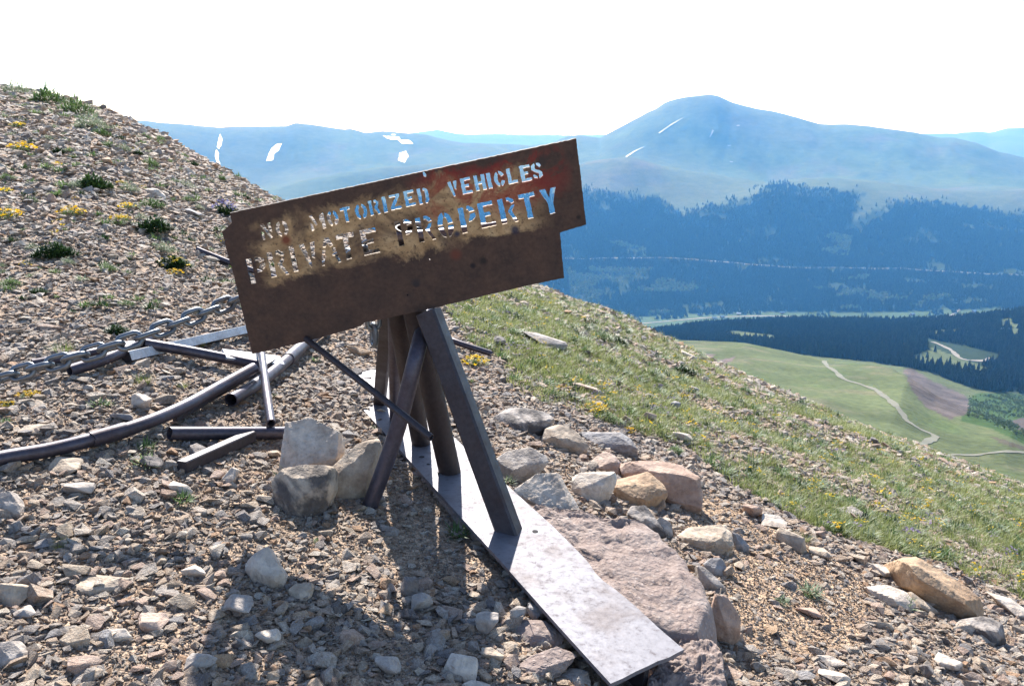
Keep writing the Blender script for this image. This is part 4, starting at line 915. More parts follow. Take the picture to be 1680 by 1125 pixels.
pipe_thing('open_pipe', [(114, 608, .035), (180, 586, .05), (250, 552, .06)], .027, 'dark pipe with open end just under the chain, left of the crossing pipes')
pipe_thing('open_pipe', [(53, 597, .03), (120, 585, .03), (215, 566, .03)], .022, 'thinner pipe with open end behind the chain, farthest left of the heap')
pipe_thing('dark_pipe', [(238, 564, .06), (320, 578, .06), (430, 600, .07)], .0265, 'dark pipe crossing under the chain towards the sign corner')
p0, p1 = g(207, 586, .03), g(425, 536, .07); t = thing_e('steel_bar', (p0 + p1) / 2, 'wide steel bar with bright sunlit top behind the crossing pipe', 'bar', GP); b = MB(); bar(b, p0, p1, .05, .05, Vector((.2, 1, .08)), .005); sub('square_bar', b, M_bar, t)
b = MB(); bu = (p1 - p0).normalized().cross((Vector((.2, 1, .08)) - (p1 - p0).normalized() * Vector((.2, 1, .08)).dot((p1 - p0).normalized())).normalized()); bu = bu if bu.z > 0 else -bu; bar(b, p0 + bu * .0262, p1 + bu * .0262, .047, .0025, Vector((.2, 1, .08)), .0005); sub('painted_sun_glare', b, M_painted_sun, t)  # thin pale strip laid on to paint sun glare along the bar top
p0, p1 = g(368, 581, .085), g(462, 592, .09); t = thing_e('gusset_plate', (p0 + p1) / 2, 'short steel plate with bright top lying on the pipes at the sign corner', 'plate', GP); b = MB(); bar(b, p0, p1, .09, .014, Vector((.1, 1, .1)), .003); sub('plate', b, M_painted_sun, t)  # sunlight on this plate is put into its pale steel colour
b = MB(); bar(b, p0.lerp(p1, .1) - Vector((0, .02, .02)), p1 - Vector((0, .02, .02)), .03, .02, Vector((0, 0, 1)), .003); sub('rib', b, M_bar, t)
pipe_thing('dark_pipe', [(322, 409, .03), (380, 432, .04), (470, 462, .05)], .024, 'pipe sticking out from behind the left edge of the sign')
pipe_thing('split_pipe', [(690, 536, .06), (745, 560, .055), (806, 580, .05)], .0215, 'short split pipe sticking out right behind the sign legs', wall=.004, ragged=.012)

# ------------------------------------------------------------------ boulders and stones
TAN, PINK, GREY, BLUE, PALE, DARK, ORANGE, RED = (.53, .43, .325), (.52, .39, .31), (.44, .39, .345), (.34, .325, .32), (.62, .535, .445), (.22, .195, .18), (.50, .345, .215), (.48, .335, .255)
STONES = [  # cx, cy, w, h, colour, label, short name, style
 (512, 718, 110, 72, PALE, 'pale flat topped slab at the end of the pipe stub', 'the pale slab', 'slab'),
 (497, 795, 105, 118, DARK, 'dark broken boulder in front of the pale slab', 'the dark broken boulder', 'big'),
 (582, 768, 88, 105, TAN, 'brown block wedged behind the leaning tube', 'the brown block', 'box'),
 (861, 690, 96, 50, DARK, 'dark layered rock farthest back of the pile right of the legs', 'the dark layered rock', 'lay'),
 (927, 718, 82, 54, TAN, 'rounded tan wedge rock beside the dark layered rock', 'the rounded tan wedge', 'big'),
 (1000, 722, 102, 40, BLUE, 'rock with a pale top and dark blue grey face behind the orange boulder', 'the dark faced rock', 'slab'),
 (855, 764, 92, 66, GREY, 'grey green rock just right of the front leg', 'the grey green rock', 'big'),
 (899, 824, 125, 100, PALE, 'biggest pale rock touching the steel plate beside the front leg', 'the biggest pale rock', 'big'),
 (985, 756, 68, 40, PINK, 'small tan wedge lying on top of the square pale block', 'the small tan wedge', 'box'),
 (975, 798, 78, 60, PALE, 'square pale block left of the orange boulder', 'the square pale block', 'box'),
 (1042, 801, 110, 64, ORANGE, 'orange brown boulder leaning on the red slab', 'the orange boulder', 'big'),
 (1092, 783, 128, 76, RED, 'reddish layered slab behind the orange boulder', 'the red layered slab', 'lay'),
 (1062, 858, 66, 44, DARK, 'dark wedge stone standing on the concrete block', 'the dark wedge', 'box'),
 (1087, 864, 36, 44, GREY, 'small grey stone behind the dark wedge on the concrete', 'the grey stone behind the wedge', 'box'),
 (1156, 884, 100, 50, TAN, 'rounded tan boulder right of the concrete block', 'the rounded tan boulder', 'round'),
 (1200, 890, 30, 45, BLUE, 'blue grey stone touching the right end of the rounded tan boulder', 'the blue grey stone', 'box'),
 (1172, 928, 38, 34, BLUE, 'small blue grey stone in the gap beside the concrete', 'the small blue stone', 'big'),
 (1170, 948, 46, 46, GREY, 'flat grey slab leaning against the concrete edge', 'the leaning grey slab', 'slab'),
 (1190, 1012, 48, 84, RED, 'tall reddish slab standing at the right edge of the concrete', 'the standing red slab', 'lay'),
 (1546, 958, 140, 78, ORANGE, 'long orange sandstone slab tilted on the right of the bare dirt', 'the long orange slab', 'lay'),
 (1470, 984, 66, 38, PALE, 'pale flat stone in front of the long orange slab', 'the pale flat stone', 'slab'),
 (1516, 990, 46, 36, TAN, 'tan stone under the near edge of the long orange slab', 'the tan stone under the slab', 'box'),
 (1622, 1032, 66, 48, DARK, 'dark cube like stone below the right end of the orange slab', 'the dark cube stone', 'box'),
 (1660, 995, 60, 30, PALE, 'pale flat stone right of the long orange slab', 'the pale right stone', 'slab'),
 (1401, 840, 54, 24, GREY, 'flat grey stone at the edge of the turf with grass below', 'the flat turf stone', 'slab'),
 (1234, 838, 32, 28, RED, 'small brown stone standing at the edge of the turf', 'the small brown stone', 'box'),
 (1268, 852, 50, 24, PALE, 'pale stone just right of the small brown standing stone', 'the pale turf edge stone', 'slab'),
 (1300, 885, 52, 40, TAN, 'tan shard beside the dry grass tuft on the dirt', 'the tan shard', 'box'),
 (880, 1040, 100, 56, RED, 'rough brown lump under the left side of the plate', 'the rough brown lump', 'round'),
 (897, 1088, 110, 64, RED, 'largest rough brown lump at the bottom under the plate', 'the largest brown lump', 'round'),
 (942, 1110, 58, 36, GREY, 'grey stone at the bottom edge beside the plate end', 'the grey bottom stone', 'round'),
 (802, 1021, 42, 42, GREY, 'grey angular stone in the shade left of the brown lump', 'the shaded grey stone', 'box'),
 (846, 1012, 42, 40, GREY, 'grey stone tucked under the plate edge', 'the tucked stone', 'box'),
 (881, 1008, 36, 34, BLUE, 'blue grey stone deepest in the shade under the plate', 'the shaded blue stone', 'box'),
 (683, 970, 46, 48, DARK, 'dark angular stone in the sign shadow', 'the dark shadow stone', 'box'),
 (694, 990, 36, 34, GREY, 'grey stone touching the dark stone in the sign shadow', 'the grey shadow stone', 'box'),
 (808, 1072, 40, 32, TAN, 'tan cube stone with a pale stripe near the bottom', 'the tan cube', 'box'),
 (754, 1093, 54, 40, PALE, 'pale stone left of the tan cube near the bottom', 'the pale bottom stone', 'big'),
 (782, 1122, 44, 28, PALE, 'pale stone cut by the bottom edge below the tan cube', 'the cut pale stone', 'box'),
 (640, 1090, 46, 34, GREY, 'flat grey stone near the bottom below the sign shadow', 'the flat bottom stone', 'slab'),
 (433, 930, 68, 70, PALE, 'pale wedge shaped stone, largest on the open scree', 'the pale wedge stone', 'box'),
 (492, 971, 42, 42, TAN, 'tan angular stone right of the pale wedge stone', 'the tan angular stone', 'box'),
 (391, 999, 48, 42, GREY, 'grey stone in front of the pale wedge stone', 'the grey front stone', 'box'),
 (14, 828, 48, 48, GREY, 'grey boulder cut by the left edge below the bent pipe', 'the left edge boulder', 'box'),
 (14, 1072, 52, 48, GREY, 'grey boulder cut by the left edge near the bottom corner', 'the bottom corner boulder', 'box'),
 (18, 975, 60, 40, TAN, 'flat tan stone cut by the left edge', 'the flat left stone', 'slab'),
 (108, 763, 48, 26, TAN, 'tan stone right under the torn sleeve of the bent pipe', 'the stone under the sleeve', 'box'),
 (165, 962, 74, 40, TAN, 'broad flat tan stone left of centre on the open scree', 'the broad flat stone', 'slab'),
 (45, 1000, 40, 26, GREY, 'small grey stone beside the flat tan edge stone', 'the small edge stone', 'box'),
 (198, 1040, 40, 30, PALE, 'pale stone low on the open scree left of centre', 'the low pale stone', 'box'),
 (250, 1020, 44, 30, PINK, 'pinkish stone below the broad flat stone', 'the pinkish stone', 'box'),
 (320, 935, 40, 28, PALE, 'pale flat stone between the broad flat stone and the wedge', 'the pale middle stone', 'slab'),
 (330, 1085, 44, 32, GREY, 'grey stone near the bottom of the open scree', 'the lower grey stone', 'box'),
 (440, 1040, 42, 30, PALE, 'pale stone below the grey front stone', 'the pale lower stone', 'box'),
 (130, 800, 44, 28, GREY, 'grey shard below the long bent pipe', 'the grey shard', 'box'),
 (300, 800, 38, 26, PALE, 'pale stone below the square bar end', 'the pale stone below the bar', 'box'),
 (388, 783, 40, 34, PALE, 'pale block below the pipe stub', 'the pale block', 'box'),
 (250, 760, 36, 26, DARK, 'dark stone just below the long bent pipe', 'the dark pipe stone', 'box'),
 (60, 705, 44, 20, TAN, 'flat tan stone above the bent pipe at the left', 'the flat tan pipe stone', 'slab'),
 (228, 660, 36, 26, PALE, 'pale stone above the middle of the bent pipe', 'the pale pipe stone', 'box'),
 (205, 682, 36, 24, BLUE, 'blue grey stone touching the bent pipe', 'the blue pipe stone', 'box'),
 (590, 575, 42, 22, ORANGE, 'orange brown stone behind the brace rod', 'the orange rod stone', 'box'),
 (255, 319, 30, 14, PALE, 'pale oval stone lying high on the left slope', 'the pale oval stone', 'round'),
 (315, 352, 36, 16, BLUE, 'dark blue grey slab on the slope left of the sign top', 'the dark slope slab', 'slab'),
 (177, 268, 19, 15, ORANGE, 'orange stone standing high on the left slope', 'the orange slope stone', 'box'),
 (83, 329, 15, 17, RED, 'brown pointed stone standing on the left slope', 'the brown pointed stone', 'box'),
 (308, 284, 20, 14, PALE, 'pale tilted slab on the slope near the skyline', 'the pale skyline slab', 'slab'),
 (232, 216, 18, 12, PALE, 'pale slab almost on the left skyline', 'the highest pale slab', 'slab'),
 (170, 179, 14, 12, DARK, 'dark rock standing on the left skyline', 'the skyline rock', 'box'),
 (893, 561, 76, 22, GREY, 'long grey slab lying in the turf behind the legs', 'the long grey slab', 'slab'),
 (818, 561, 24, 18, DARK, 'dark stone left of the long grey slab in the turf', 'the dark turf stone', 'box'),
 (958, 634, 46, 16, PINK, 'flat pinkish slab in the turf above the rock pile', 'the flat pinkish slab', 'slab'),
 (1154, 625, 16, 16, DARK, 'dark upright stone in the turf near the rocky band', 'the dark upright stone', 'box'),
 (1137, 638, 20, 12, GREY, 'grey stone left of the dark upright stone', 'the grey turf stone', 'box'),
 (1110, 666, 26, 18, BLUE, 'blue grey stone in the turf beside purple flowers', 'the blue turf stone', 'box'),
 (1062, 684, 26, 22, PINK, 'pink stone at the lower edge of the turf', 'the pink turf stone', 'box'),
 (1120, 716, 36, 22, PALE, 'pale flat stone in the turf above the red slab', 'the pale turf stone', 'slab'),
 (1030, 690, 22, 18, TAN, 'tan stone beside the yellow flowers in the turf', 'the tan turf stone', 'box'),
 (989, 512, 26, 10, PINK, 'pinkish slab on the right skyline nearest the sign', 'the first skyline slab', 'slab'),
 (1130, 583, 30, 12, PALE, 'pale slab on the right skyline above the rocky band', 'the second skyline slab', 'slab'),
 (1436, 724, 16, 12, DARK, 'dark stone on the right skyline over the meadow', 'the dark skyline stone', 'box'),
 (1452, 730, 16, 10, RED, 'reddish stone touching the dark skyline stone', 'the red skyline stone', 'box'),
 (1300, 690, 30, 14, GREY, 'grey slab in the turf below the rocky band', 'the grey band slab', 'slab'),
 (1264, 738, 34, 12, TAN, 'tan flat slab in the middle of the right turf', 'the tan flat slab', 'slab'),
 (1385, 812, 24, 14, PINK, 'pinkish stone in the turf above the flat turf stone', 'the pinkish turf stone', 'box'),
 (1345, 905, 36, 22, TAN, 'tan stone at the top of the bare dirt', 'the tan dirt stone', 'box'),
 (1440, 935, 34, 22, PALE, 'pale stone left of the long orange slab', 'the pale dirt stone', 'box'),
 (1325, 1000, 40, 20, RED, 'reddish stone in the middle of the bare dirt', 'the reddish dirt stone', 'slab'),
 (1362, 1082, 44, 22, PALE, 'pale long stone low on the right scree', 'the pale long stone', 'slab'),
 (1368, 1108, 46, 32, PALE, 'pale pointed stone at the bottom right', 'the pale pointed stone', 'box'),
 (1510, 1100, 32, 28, DARK, 'dark square stone at the bottom right', 'the dark square stone', 'box'),
 (1440, 1020, 40, 20, TAN, 'tan flat stone below the pale flat stone', 'the tan lower stone', 'slab'),
 (1555, 1085, 40, 28, PALE, 'pale stone right of the dark square stone', 'the pale corner stone', 'slab'),
]
def Z3(*a): return [(440 + .3555 * x, 500 + .3555 * y) for x, y in a]
def Z6(*a): return [(800 + .3555 * x, 600 + .3555 * y) for x, y in a]
def Z7(*a): return [(1100 + .4666 * x, 600 + .4666 * y) for x, y in a]
def Z5(*a): return [(.36 * x, 720 + .36 * y) for x, y in a]
def Z4(*a): return [(560 + .3929 * x, 780 + .3929 * y) for x, y in a]
# outline as seen from the path and the points where its front faces meet
TRACE = {
 0: (Z3((80, 535), (195, 515), (335, 585), (350, 690), (310, 800), (180, 830), (40, 800), (50, 690), (75, 590)), Z3((110, 740), (220, 735), (320, 720))),
 1: (Z3((40, 760), (120, 728), (300, 735), (305, 830), (240, 930), (165, 990), (75, 985), (20, 880), (14, 800)), Z3((105, 905), (120, 800), (285, 790), (200, 860))),
 2: (Z3((270, 760), (420, 630), (505, 602), (522, 640), (485, 760), (445, 855), (330, 912), (270, 905), (265, 830)), Z3((430, 690), (310, 800), (470, 740))),
 3: (Z6((40, 215), (90, 190), (190, 188), (280, 215), (305, 240), (250, 290), (200, 312), (110, 322), (50, 290)), Z6((130, 262), (220, 250))),
 4: (Z6((245, 340), (270, 275), (330, 262), (400, 290), (465, 355), (460, 385), (420, 402), (350, 378), (260, 362)), Z6((385, 350), (300, 330))),
 5: (Z6((415, 300), (610, 300), (660, 330), (695, 385), (620, 396), (510, 386), (480, 360), (440, 330)), Z6((500, 362), (600, 308), (650, 360))),
 6: (Z6((30, 420), (90, 385), (200, 370), (270, 408), (282, 440), (200, 492), (130, 542), (90, 556), (60, 520)), Z6((180, 450), (110, 480))),
 7: (Z6((108, 570), (230, 490), (325, 488), (390, 580), (448, 690), (425, 728), (345, 778), (270, 720), (190, 660)), Z6((370, 710), (280, 660), (400, 690))),
 8: (Z6((422, 482), (480, 420), (540, 385), (590, 408), (612, 440), (610, 492), (560, 484)), Z6((520, 460), (590, 440))),
 9: (Z6((392, 505), (430, 485), (590, 480), (602, 520), (555, 590), (500, 642), (430, 642), (388, 570)), Z6((430, 560), (530, 535), (570, 500))),
 10: (Z6((528, 535), (660, 500), (740, 484), (800, 530), (833, 580), (775, 618), (735, 652), (640, 657), (575, 610)), Z6((670, 535), (715, 620), (600, 560), (760, 560))),
 11: (Z6((610, 445), (780, 433), (885, 450), (970, 500), (990, 600), (985, 648), (920, 632), (840, 612), (740, 560), (620, 490)), Z6((870, 495), (960, 520), (760, 480))),
 12: (Z6((638, 680), (665, 640), (725, 636), (755, 690), (832, 772), (800, 784), (740, 764), (690, 752)), Z6((700, 722), (740, 700))),
 13: (Z6((765, 712), (800, 690), (850, 720), (856, 780), (840, 792), (785, 750)), Z6((815, 745),)),
 14: (Z6((858, 785), (920, 745), (1030, 727), (1110, 729), (1132, 770), (1137, 830), (1060, 867), (1000, 863), (920, 835)), Z6((1000, 805), (1080, 790), (920, 790))),
 15: (Z6((1125, 758), (1160, 770), (1212, 830), (1190, 862), (1140, 842)), Z6((1165, 815),)),
 16: (Z6((998, 905), (1030, 880), (1085, 878), (1107, 930), (1080, 972), (1050, 977), (1015, 945)), Z6((1050, 930),)),
 17: (Z6((965, 912), (1000, 918), (1108, 1022), (1096, 1047), (1040, 1042), (990, 1032)), Z6((1040, 1000),)),
 18: (Z7((143, 870), (165, 800), (200, 810), (245, 890), (249, 940), (222, 987), (185, 980), (150, 940)), Z7((195, 900), (180, 850))),
 19: (Z7((803, 672), (860, 670), (920, 700), (1040, 770), (1112, 850), (1102, 878), (1030, 882), (930, 820), (830, 760), (804, 712)), Z7((870, 740), (1040, 825), (840, 690))),
 20: (Z7((688, 772), (760, 764), (830, 788), (866, 832), (850, 862), (760, 838), (720, 805)), Z7((780, 815),)),
 21: (Z7((845, 788), (880, 806), (948, 860), (920, 874), (855, 846)), Z7((890, 840),)),
 22: (Z7((1035, 885), (1110, 874), (1170, 898), (1183, 965), (1140, 980), (1070, 938)), Z7((1105, 920), (1150, 930))),
 24: (Z7((588, 495), (640, 489), (690, 518), (704, 540), (640, 534), (600, 522)), Z7((640, 520),)),
 28: (Z4((698, 655), (740, 590), (850, 598), (935, 660), (920, 702), (830, 722), (715, 708)), Z4((800, 660),)),
 29: (Z4((718, 800), (780, 750), (900, 708), (987, 738), (940, 795), (830, 862), (735, 872)), Z4((830, 800),)),
 30: (Z4((903, 832), (960, 794), (1035, 808), (1042, 872), (960, 892), (908, 882)), Z4((970, 845),)),
 40: (Z5((1110, 570), (1140, 518), (1215, 483), (1252, 558), (1297, 612), (1290, 655), (1240, 678), (1150, 642)), Z5((1150, 590), (1165, 548), (1250, 630))),
 41: (Z5((1308, 682), (1350, 648), (1422, 648), (1422, 692), (1380, 748), (1335, 722)), Z5((1360, 690),)),
 43: (Z5((-30, 240), (40, 229), (86, 290), (92, 342), (40, 362), (-30, 352)), Z5((30, 300),)),
 44: (Z5((-30, 920), (50, 909), (101, 960), (101, 1022), (40, 1048), (-30, 1042)), Z5((40, 985),)),
 47: (Z5((238, 645), (420, 608), (592, 624), (560, 662), (480, 692), (410, 724), (250, 690)), Z5((400, 680),)),
}
def traced_rock(name, seed, outline, inner, sub, rough, layered, fat=.8):
    "a solid rock whose faces lean back from the front foot; the outline gives its real extents"
    ys = [q[1] for q in outline]; y0, y1 = min(ys), max(ys); xs = [q[0] for q in outline]; xm = (min(xs) + max(xs)) / 2
    p = NEAR.hit(xm, y1 - 2); wid = (max(xs) - min(xs)) * p.length / F; hei = (y1 - y0) * p.length / F; Dp = min(wid * fat, hei * 1.5); P_ = []
    for (x, y) in outline:
        t = (y - y0) / (y1 - y0); q = at_y(x, y, p.y + Dp * (1 - t) * .75); P_.append(q)
        P_.append(Vector((q.x * 1.0 + (p.x - q.x) * .12, q.y + Dp * .55, q.z - .35 * Dp)))
        if t > .55: P_.append(q + Vector((0, .02, -.05 - .03 * Dp)))
    for (x, y) in inner:
        t = (y - y0) / (y1 - y0); P_.append(at_y(x, y, p.y + Dp * (1 - t) * .75 - Dp * .22))
    A = np.array([q[:] for q in P_]); c = (A.min(0) + A.max(0)) / 2; dm = (A.max(0) - A.min(0)) / 2; B = (A - c) / dm
    bm = bmesh.new()
    for q in B: bm.verts.new(q)
    bmesh.ops.convex_hull(bm, input=bm.verts); bmesh.ops.dissolve_limit(bm, angle_limit=R_(17), verts=bm.verts, edges=bm.edges); bm.normal_update()
    pl = [(f_.normal.copy(), max(f_.normal.dot(v_.co) for v_ in f_.verts)) for f_ in bm.faces]; bm.free()
    pl = [(a, d) for a, d in pl if d > .02]; rc = np.random.default_rng(seed + 7)
    for q in rc.normal(0, 1, (9, 3)):
        q /= np.linalg.norm(q); pl.append((Vector(q), float((B @ q).max()) * rc.uniform(.90, .98)))
    me = rock_mesh(name, seed, tuple(dm * 2 * .82), sub, 0, rough, layered, .004, 20, given=(np.array([a[:] for a, d in pl]), np.array([d for a, d in pl])))
    return me, Vector(c)
def loose_mesh(name, seed, dims): return shard_mesh(name, 900 + seed, dims, 10 + seed % 6, min(dims) * .05)
def place_rock(o, p, dims, seed, sink=.25):
    r = random.Random(seed); nrm = NEAR.normal(p.x, p.y); q = Vector((0, 0, 1)).rotation_difference(nrm)
    o.rotation_mode = 'QUATERNION'; o.rotation_quaternion = q @ Euler((r.uniform(-.1, .1), r.uniform(-.1, .1), 0)).to_quaternion()
    o.location = p + Vector((0, 0, dims[2] * (.5 - sink)))
marks = []
TOPPED = {8: .115}
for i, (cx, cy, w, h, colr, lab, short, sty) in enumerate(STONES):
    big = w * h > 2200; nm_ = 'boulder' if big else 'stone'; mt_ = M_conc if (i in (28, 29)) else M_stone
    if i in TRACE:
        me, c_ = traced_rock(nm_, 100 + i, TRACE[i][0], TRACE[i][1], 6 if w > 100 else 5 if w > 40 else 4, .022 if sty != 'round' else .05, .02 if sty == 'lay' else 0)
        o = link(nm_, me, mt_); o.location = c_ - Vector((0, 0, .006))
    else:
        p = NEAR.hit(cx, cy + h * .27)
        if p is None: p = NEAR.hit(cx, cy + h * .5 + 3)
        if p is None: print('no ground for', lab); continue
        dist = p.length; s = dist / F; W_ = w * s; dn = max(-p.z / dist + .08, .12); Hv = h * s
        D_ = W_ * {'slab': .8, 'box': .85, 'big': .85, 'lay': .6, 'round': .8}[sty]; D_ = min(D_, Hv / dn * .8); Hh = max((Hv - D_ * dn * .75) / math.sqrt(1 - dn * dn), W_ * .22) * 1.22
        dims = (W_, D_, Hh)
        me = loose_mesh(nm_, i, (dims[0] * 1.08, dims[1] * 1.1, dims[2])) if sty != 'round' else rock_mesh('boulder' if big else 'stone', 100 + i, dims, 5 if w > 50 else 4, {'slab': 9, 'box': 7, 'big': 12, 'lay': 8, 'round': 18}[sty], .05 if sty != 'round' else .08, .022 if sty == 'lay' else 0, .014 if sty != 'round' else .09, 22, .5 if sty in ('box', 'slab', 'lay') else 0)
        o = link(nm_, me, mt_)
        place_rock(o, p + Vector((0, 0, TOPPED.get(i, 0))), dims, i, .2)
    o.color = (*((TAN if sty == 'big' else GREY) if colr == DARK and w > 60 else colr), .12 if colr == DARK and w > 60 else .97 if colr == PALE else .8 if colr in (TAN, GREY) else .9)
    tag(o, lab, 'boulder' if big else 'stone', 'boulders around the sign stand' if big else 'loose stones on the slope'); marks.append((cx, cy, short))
OCC = [(c[0], c[1], max(c[2], c[3])) for c in STONES]

# gravel: graded field of loose stones, largest ones as objects
protos_m = [shard_mesh('stone', 500 + i, ((1, .8, .42), (1, .7, .36), (1, .85, .56), (1, .66, .24))[i % 4], 9 + i % 6, .022) for i in range(16)]
small_m = [shard_mesh('gravel', 600 + i, ((1, .8, .44), (1, .7, .32), (1, .85, .58), (1, .66, .22))[i % 4], 8 + i % 5) for i in range(20)]
n1, n2, n3 = 34000, 62000, 190000; n = n1 + n2 + n3
ph = RNG.uniform(R_(-36), R_(36), n)
r = np.concatenate([np.sqrt(RNG.uniform(1.2**2, 5.2**2, n1 + n2)), np.exp(RNG.uniform(math.log(4.4), math.log(24), n3))])
size = np.concatenate([.029 * np.exp(RNG.normal(0, .40, n1)), .0135 * np.exp(RNG.normal(0, .22, n2)), np.where(RNG.random(n3) < .32, .0070, .0036) * r[n1 + n2:] * np.exp(RNG.normal(0, .30, n3))])
size = np.minimum(size, np.where(r < 6, .09, .013 * r))
x, y = r * np.sin(ph), r * np.cos(ph); z = gz(x, y); px_, py_ = to_px(x, y, z)
tf = turf_amount(x, y, z); dr = inpoly(px_, py_, DIRT)
clump = fbm(x * 1.3, y * 1.3, 3, 121)
vis = (px_ > -60) & (px_ < 1740) & (py_ < 1170) & (py_ > 130)
keep = vis & (RNG.random(n) > tf * 1.02) & (RNG.random(n) < np.where(dr, np.where(size > .02, .22, .5), 1)) & (RNG.random(n) < .92 + clump * .5)
keep &= ~((px_ > 640) & (px_ < 830) & (py_ > 770) & (py_ < 960) & (px_ < 640 + (py_ - 770) * 1.2 + 60) & (RNG.random(n) < .75))
slp = a_dir.normalized(); q0 = on_plate(780, 870); rel = np.stack([x - q0.x, y - q0.y], 1); cd = rel @ np.array([c_dir.x, c_dir.y])
x, y, z, r, size, px_, py_ = (a[keep] for a in (x, y, z, r, size, px_, py_)); tf = tf[keep]
app = size / r
order = np.argsort(-app * RNG.uniform(.75, 1.0, len(app)))
front = [i for i in order if py_[i] < 1120 and 0 < px_[i] < 1680 and not (365 < px_[i] < 962 and py_[i] < 560)]
sel = []
for i in front:
    if len(sel) >= 300 - len(STONES): break
    if any(abs(px_[i] - a) < .45 * s + 8 and abs(py_[i] - b_) < .4 * s + 8 for a, b_, s in OCC): continue
    sel.append(i); OCC.append((px_[i], py_[i], size[i] / r[i] * F * .8))
PAL = [('tan', TAN), ('pinkish', PINK), ('grey', GREY), ('blue grey', BLUE), ('pale', PALE), ('dark', DARK), ('orange', ORANGE), ('brown', RED)]
PW8 = [.27, .2, .2, .08, .12, .05, .04, .04]; ORD = ['first', 'second', 'third', 'fourth', 'fifth', 'sixth', 'seventh', 'eighth', 'ninth', 'tenth', 'eleventh', 'twelfth']
groups = {}
rot_all = np.stack([RNG.normal(0, .20, len(x)), RNG.normal(0, .20, len(x)), RNG.uniform(0, 6.28, len(x))], 1)
for i in sel:
    ci = RNG.choice(8, p=PW8); cname, colr = PAL[ci]; colr = np.array(colr) * RNG.uniform(.88, 1.12)
    k = int(RNG.integers(0, 16)); o = bpy.data.objects.new('stone', protos_m[k]); COL.objects.link(o)
    if not protos_m[k].materials: protos_m[k].materials.append(M_stone)
    o.color = (*colr, 1); s = float(size[i]) * 1.15; o.scale = (s, s, s); o.rotation_euler = [float(a) for a in rot_all[i]]; o.location = (float(x[i]), float(y[i]), float(z[i]) + s * .09)
    dm = [math.hypot(px_[i] - m_[0], (py_[i] - m_[1]) * 1.3) for m_ in marks]; j = int(np.argmin(dm)); dx, dy = px_[i] - marks[j][0], py_[i] - marks[j][1]
    dw = ('right of' if dx > 0 else 'left of') if abs(dx) > 1.2 * abs(dy) else ('below' if dy > 0 else 'above')
    shp = 'flat' if k % 4 == 3 else 'chunky' if k % 4 == 2 else 'angular'
    groups.setdefault((cname, shp, dw, marks[j][2]), []).append((dm[j], o))
for (cname, shp, dw, mk), lst in groups.items():
    lst.sort(key=lambda a: a[0])
    for q, (_, o) in enumerate(lst):
        lab = f'{cname} {shp} stone lying {dw} {mk}' if len(lst) == 1 else f'{cname} {shp} stone lying {dw} {mk}, {ORD[min(q, 11)]} from it'
        tag(o, lab, 'stone', 'loose stones on the slope')
rest = np.ones(len(x), bool); rest[sel] = False; m = rest; k = int(m.sum()); print('gravel', k)
gp = [proto('gravel_source.%03d' % i, me_, M_gravel) for i, me_ in enumerate(small_m)]
sz = size[m] * 1.1
scatter('gravel', np.stack([x[m], y[m], z[m] + sz * .10], 1), rot_all[m], np.stack([sz, sz, sz], 1) * RNG.uniform(.85, 1.15, (k, 3)), RNG.integers(0, 20, k), gp)
# fine grit close to the camera
n = 45000; ph = RNG.uniform(R_(-34), R_(34), n); r = np.sqrt(RNG.uniform(1.3**2, 4.2**2, n)); x, y = r * np.sin(ph), r * np.cos(ph); z = gz(x, y); px_, py_ = to_px(x, y, z)
m = (py_ < 1160) & (RNG.random(n) > turf_amount(x, y, z)); x, y, z = x[m], y[m], z[m]; k = len(x); sz = RNG.uniform(.005, .014, k)
gp2 = [proto('grit_source.%03d' % i, me_, M_gravel) for i, me_ in enumerate(small_m[:6])]
scatter('grit', np.stack([x, y, z + sz * .2], 1), RNG.uniform(0, 6.28, (k, 3)), np.stack([sz] * 3, 1), RNG.integers(0, 6, k), gp2)

# ------------------------------------------------------------------ plants
def blade(v, f, p, d, w, L_, bendv, segs=3):
    b_ = len(v); s = np.cross(d, np.array([0, 0, 1.0])); s /= (np.linalg.norm(s) + 1e-9)
    for k in range(segs + 1):
        t = k / segs; c = p + d * L_ * t + bendv * L_ * t * t; ww = w * (1 - t ** 1.6) * .5 + 1e-4
        v.append(c - s * ww); v.append(c + s * ww)
    for k in range(segs): a = b_ + 2 * k; f.append((a, a + 1, a + 3, a + 2))
def tuft_mesh(name, rng, n=26, L0=.06, L1=.13, w=.004, spread=.035, lean=.5, segs=2):
    v, f = [], []
    for _ in range(n):
        a = rng.uniform(0, 6.28); rr = spread * math.sqrt(rng.random()); p = np.array([rr * math.cos(a), rr * math.sin(a), -.01]); th = rng.uniform(0, lean)
        a2 = a + rng.normal(0, .6); d = np.array([math.sin(th) * math.cos(a2), math.sin(th) * math.sin(a2), math.cos(th)])
        blade(v, f, p, d, w * rng.uniform(.7, 1.3), rng.uniform(L0, L1), np.array([d[0], d[1], -.25]) * rng.uniform(.1, .5), segs)
    return mesh_np(name, np.array(v), f)
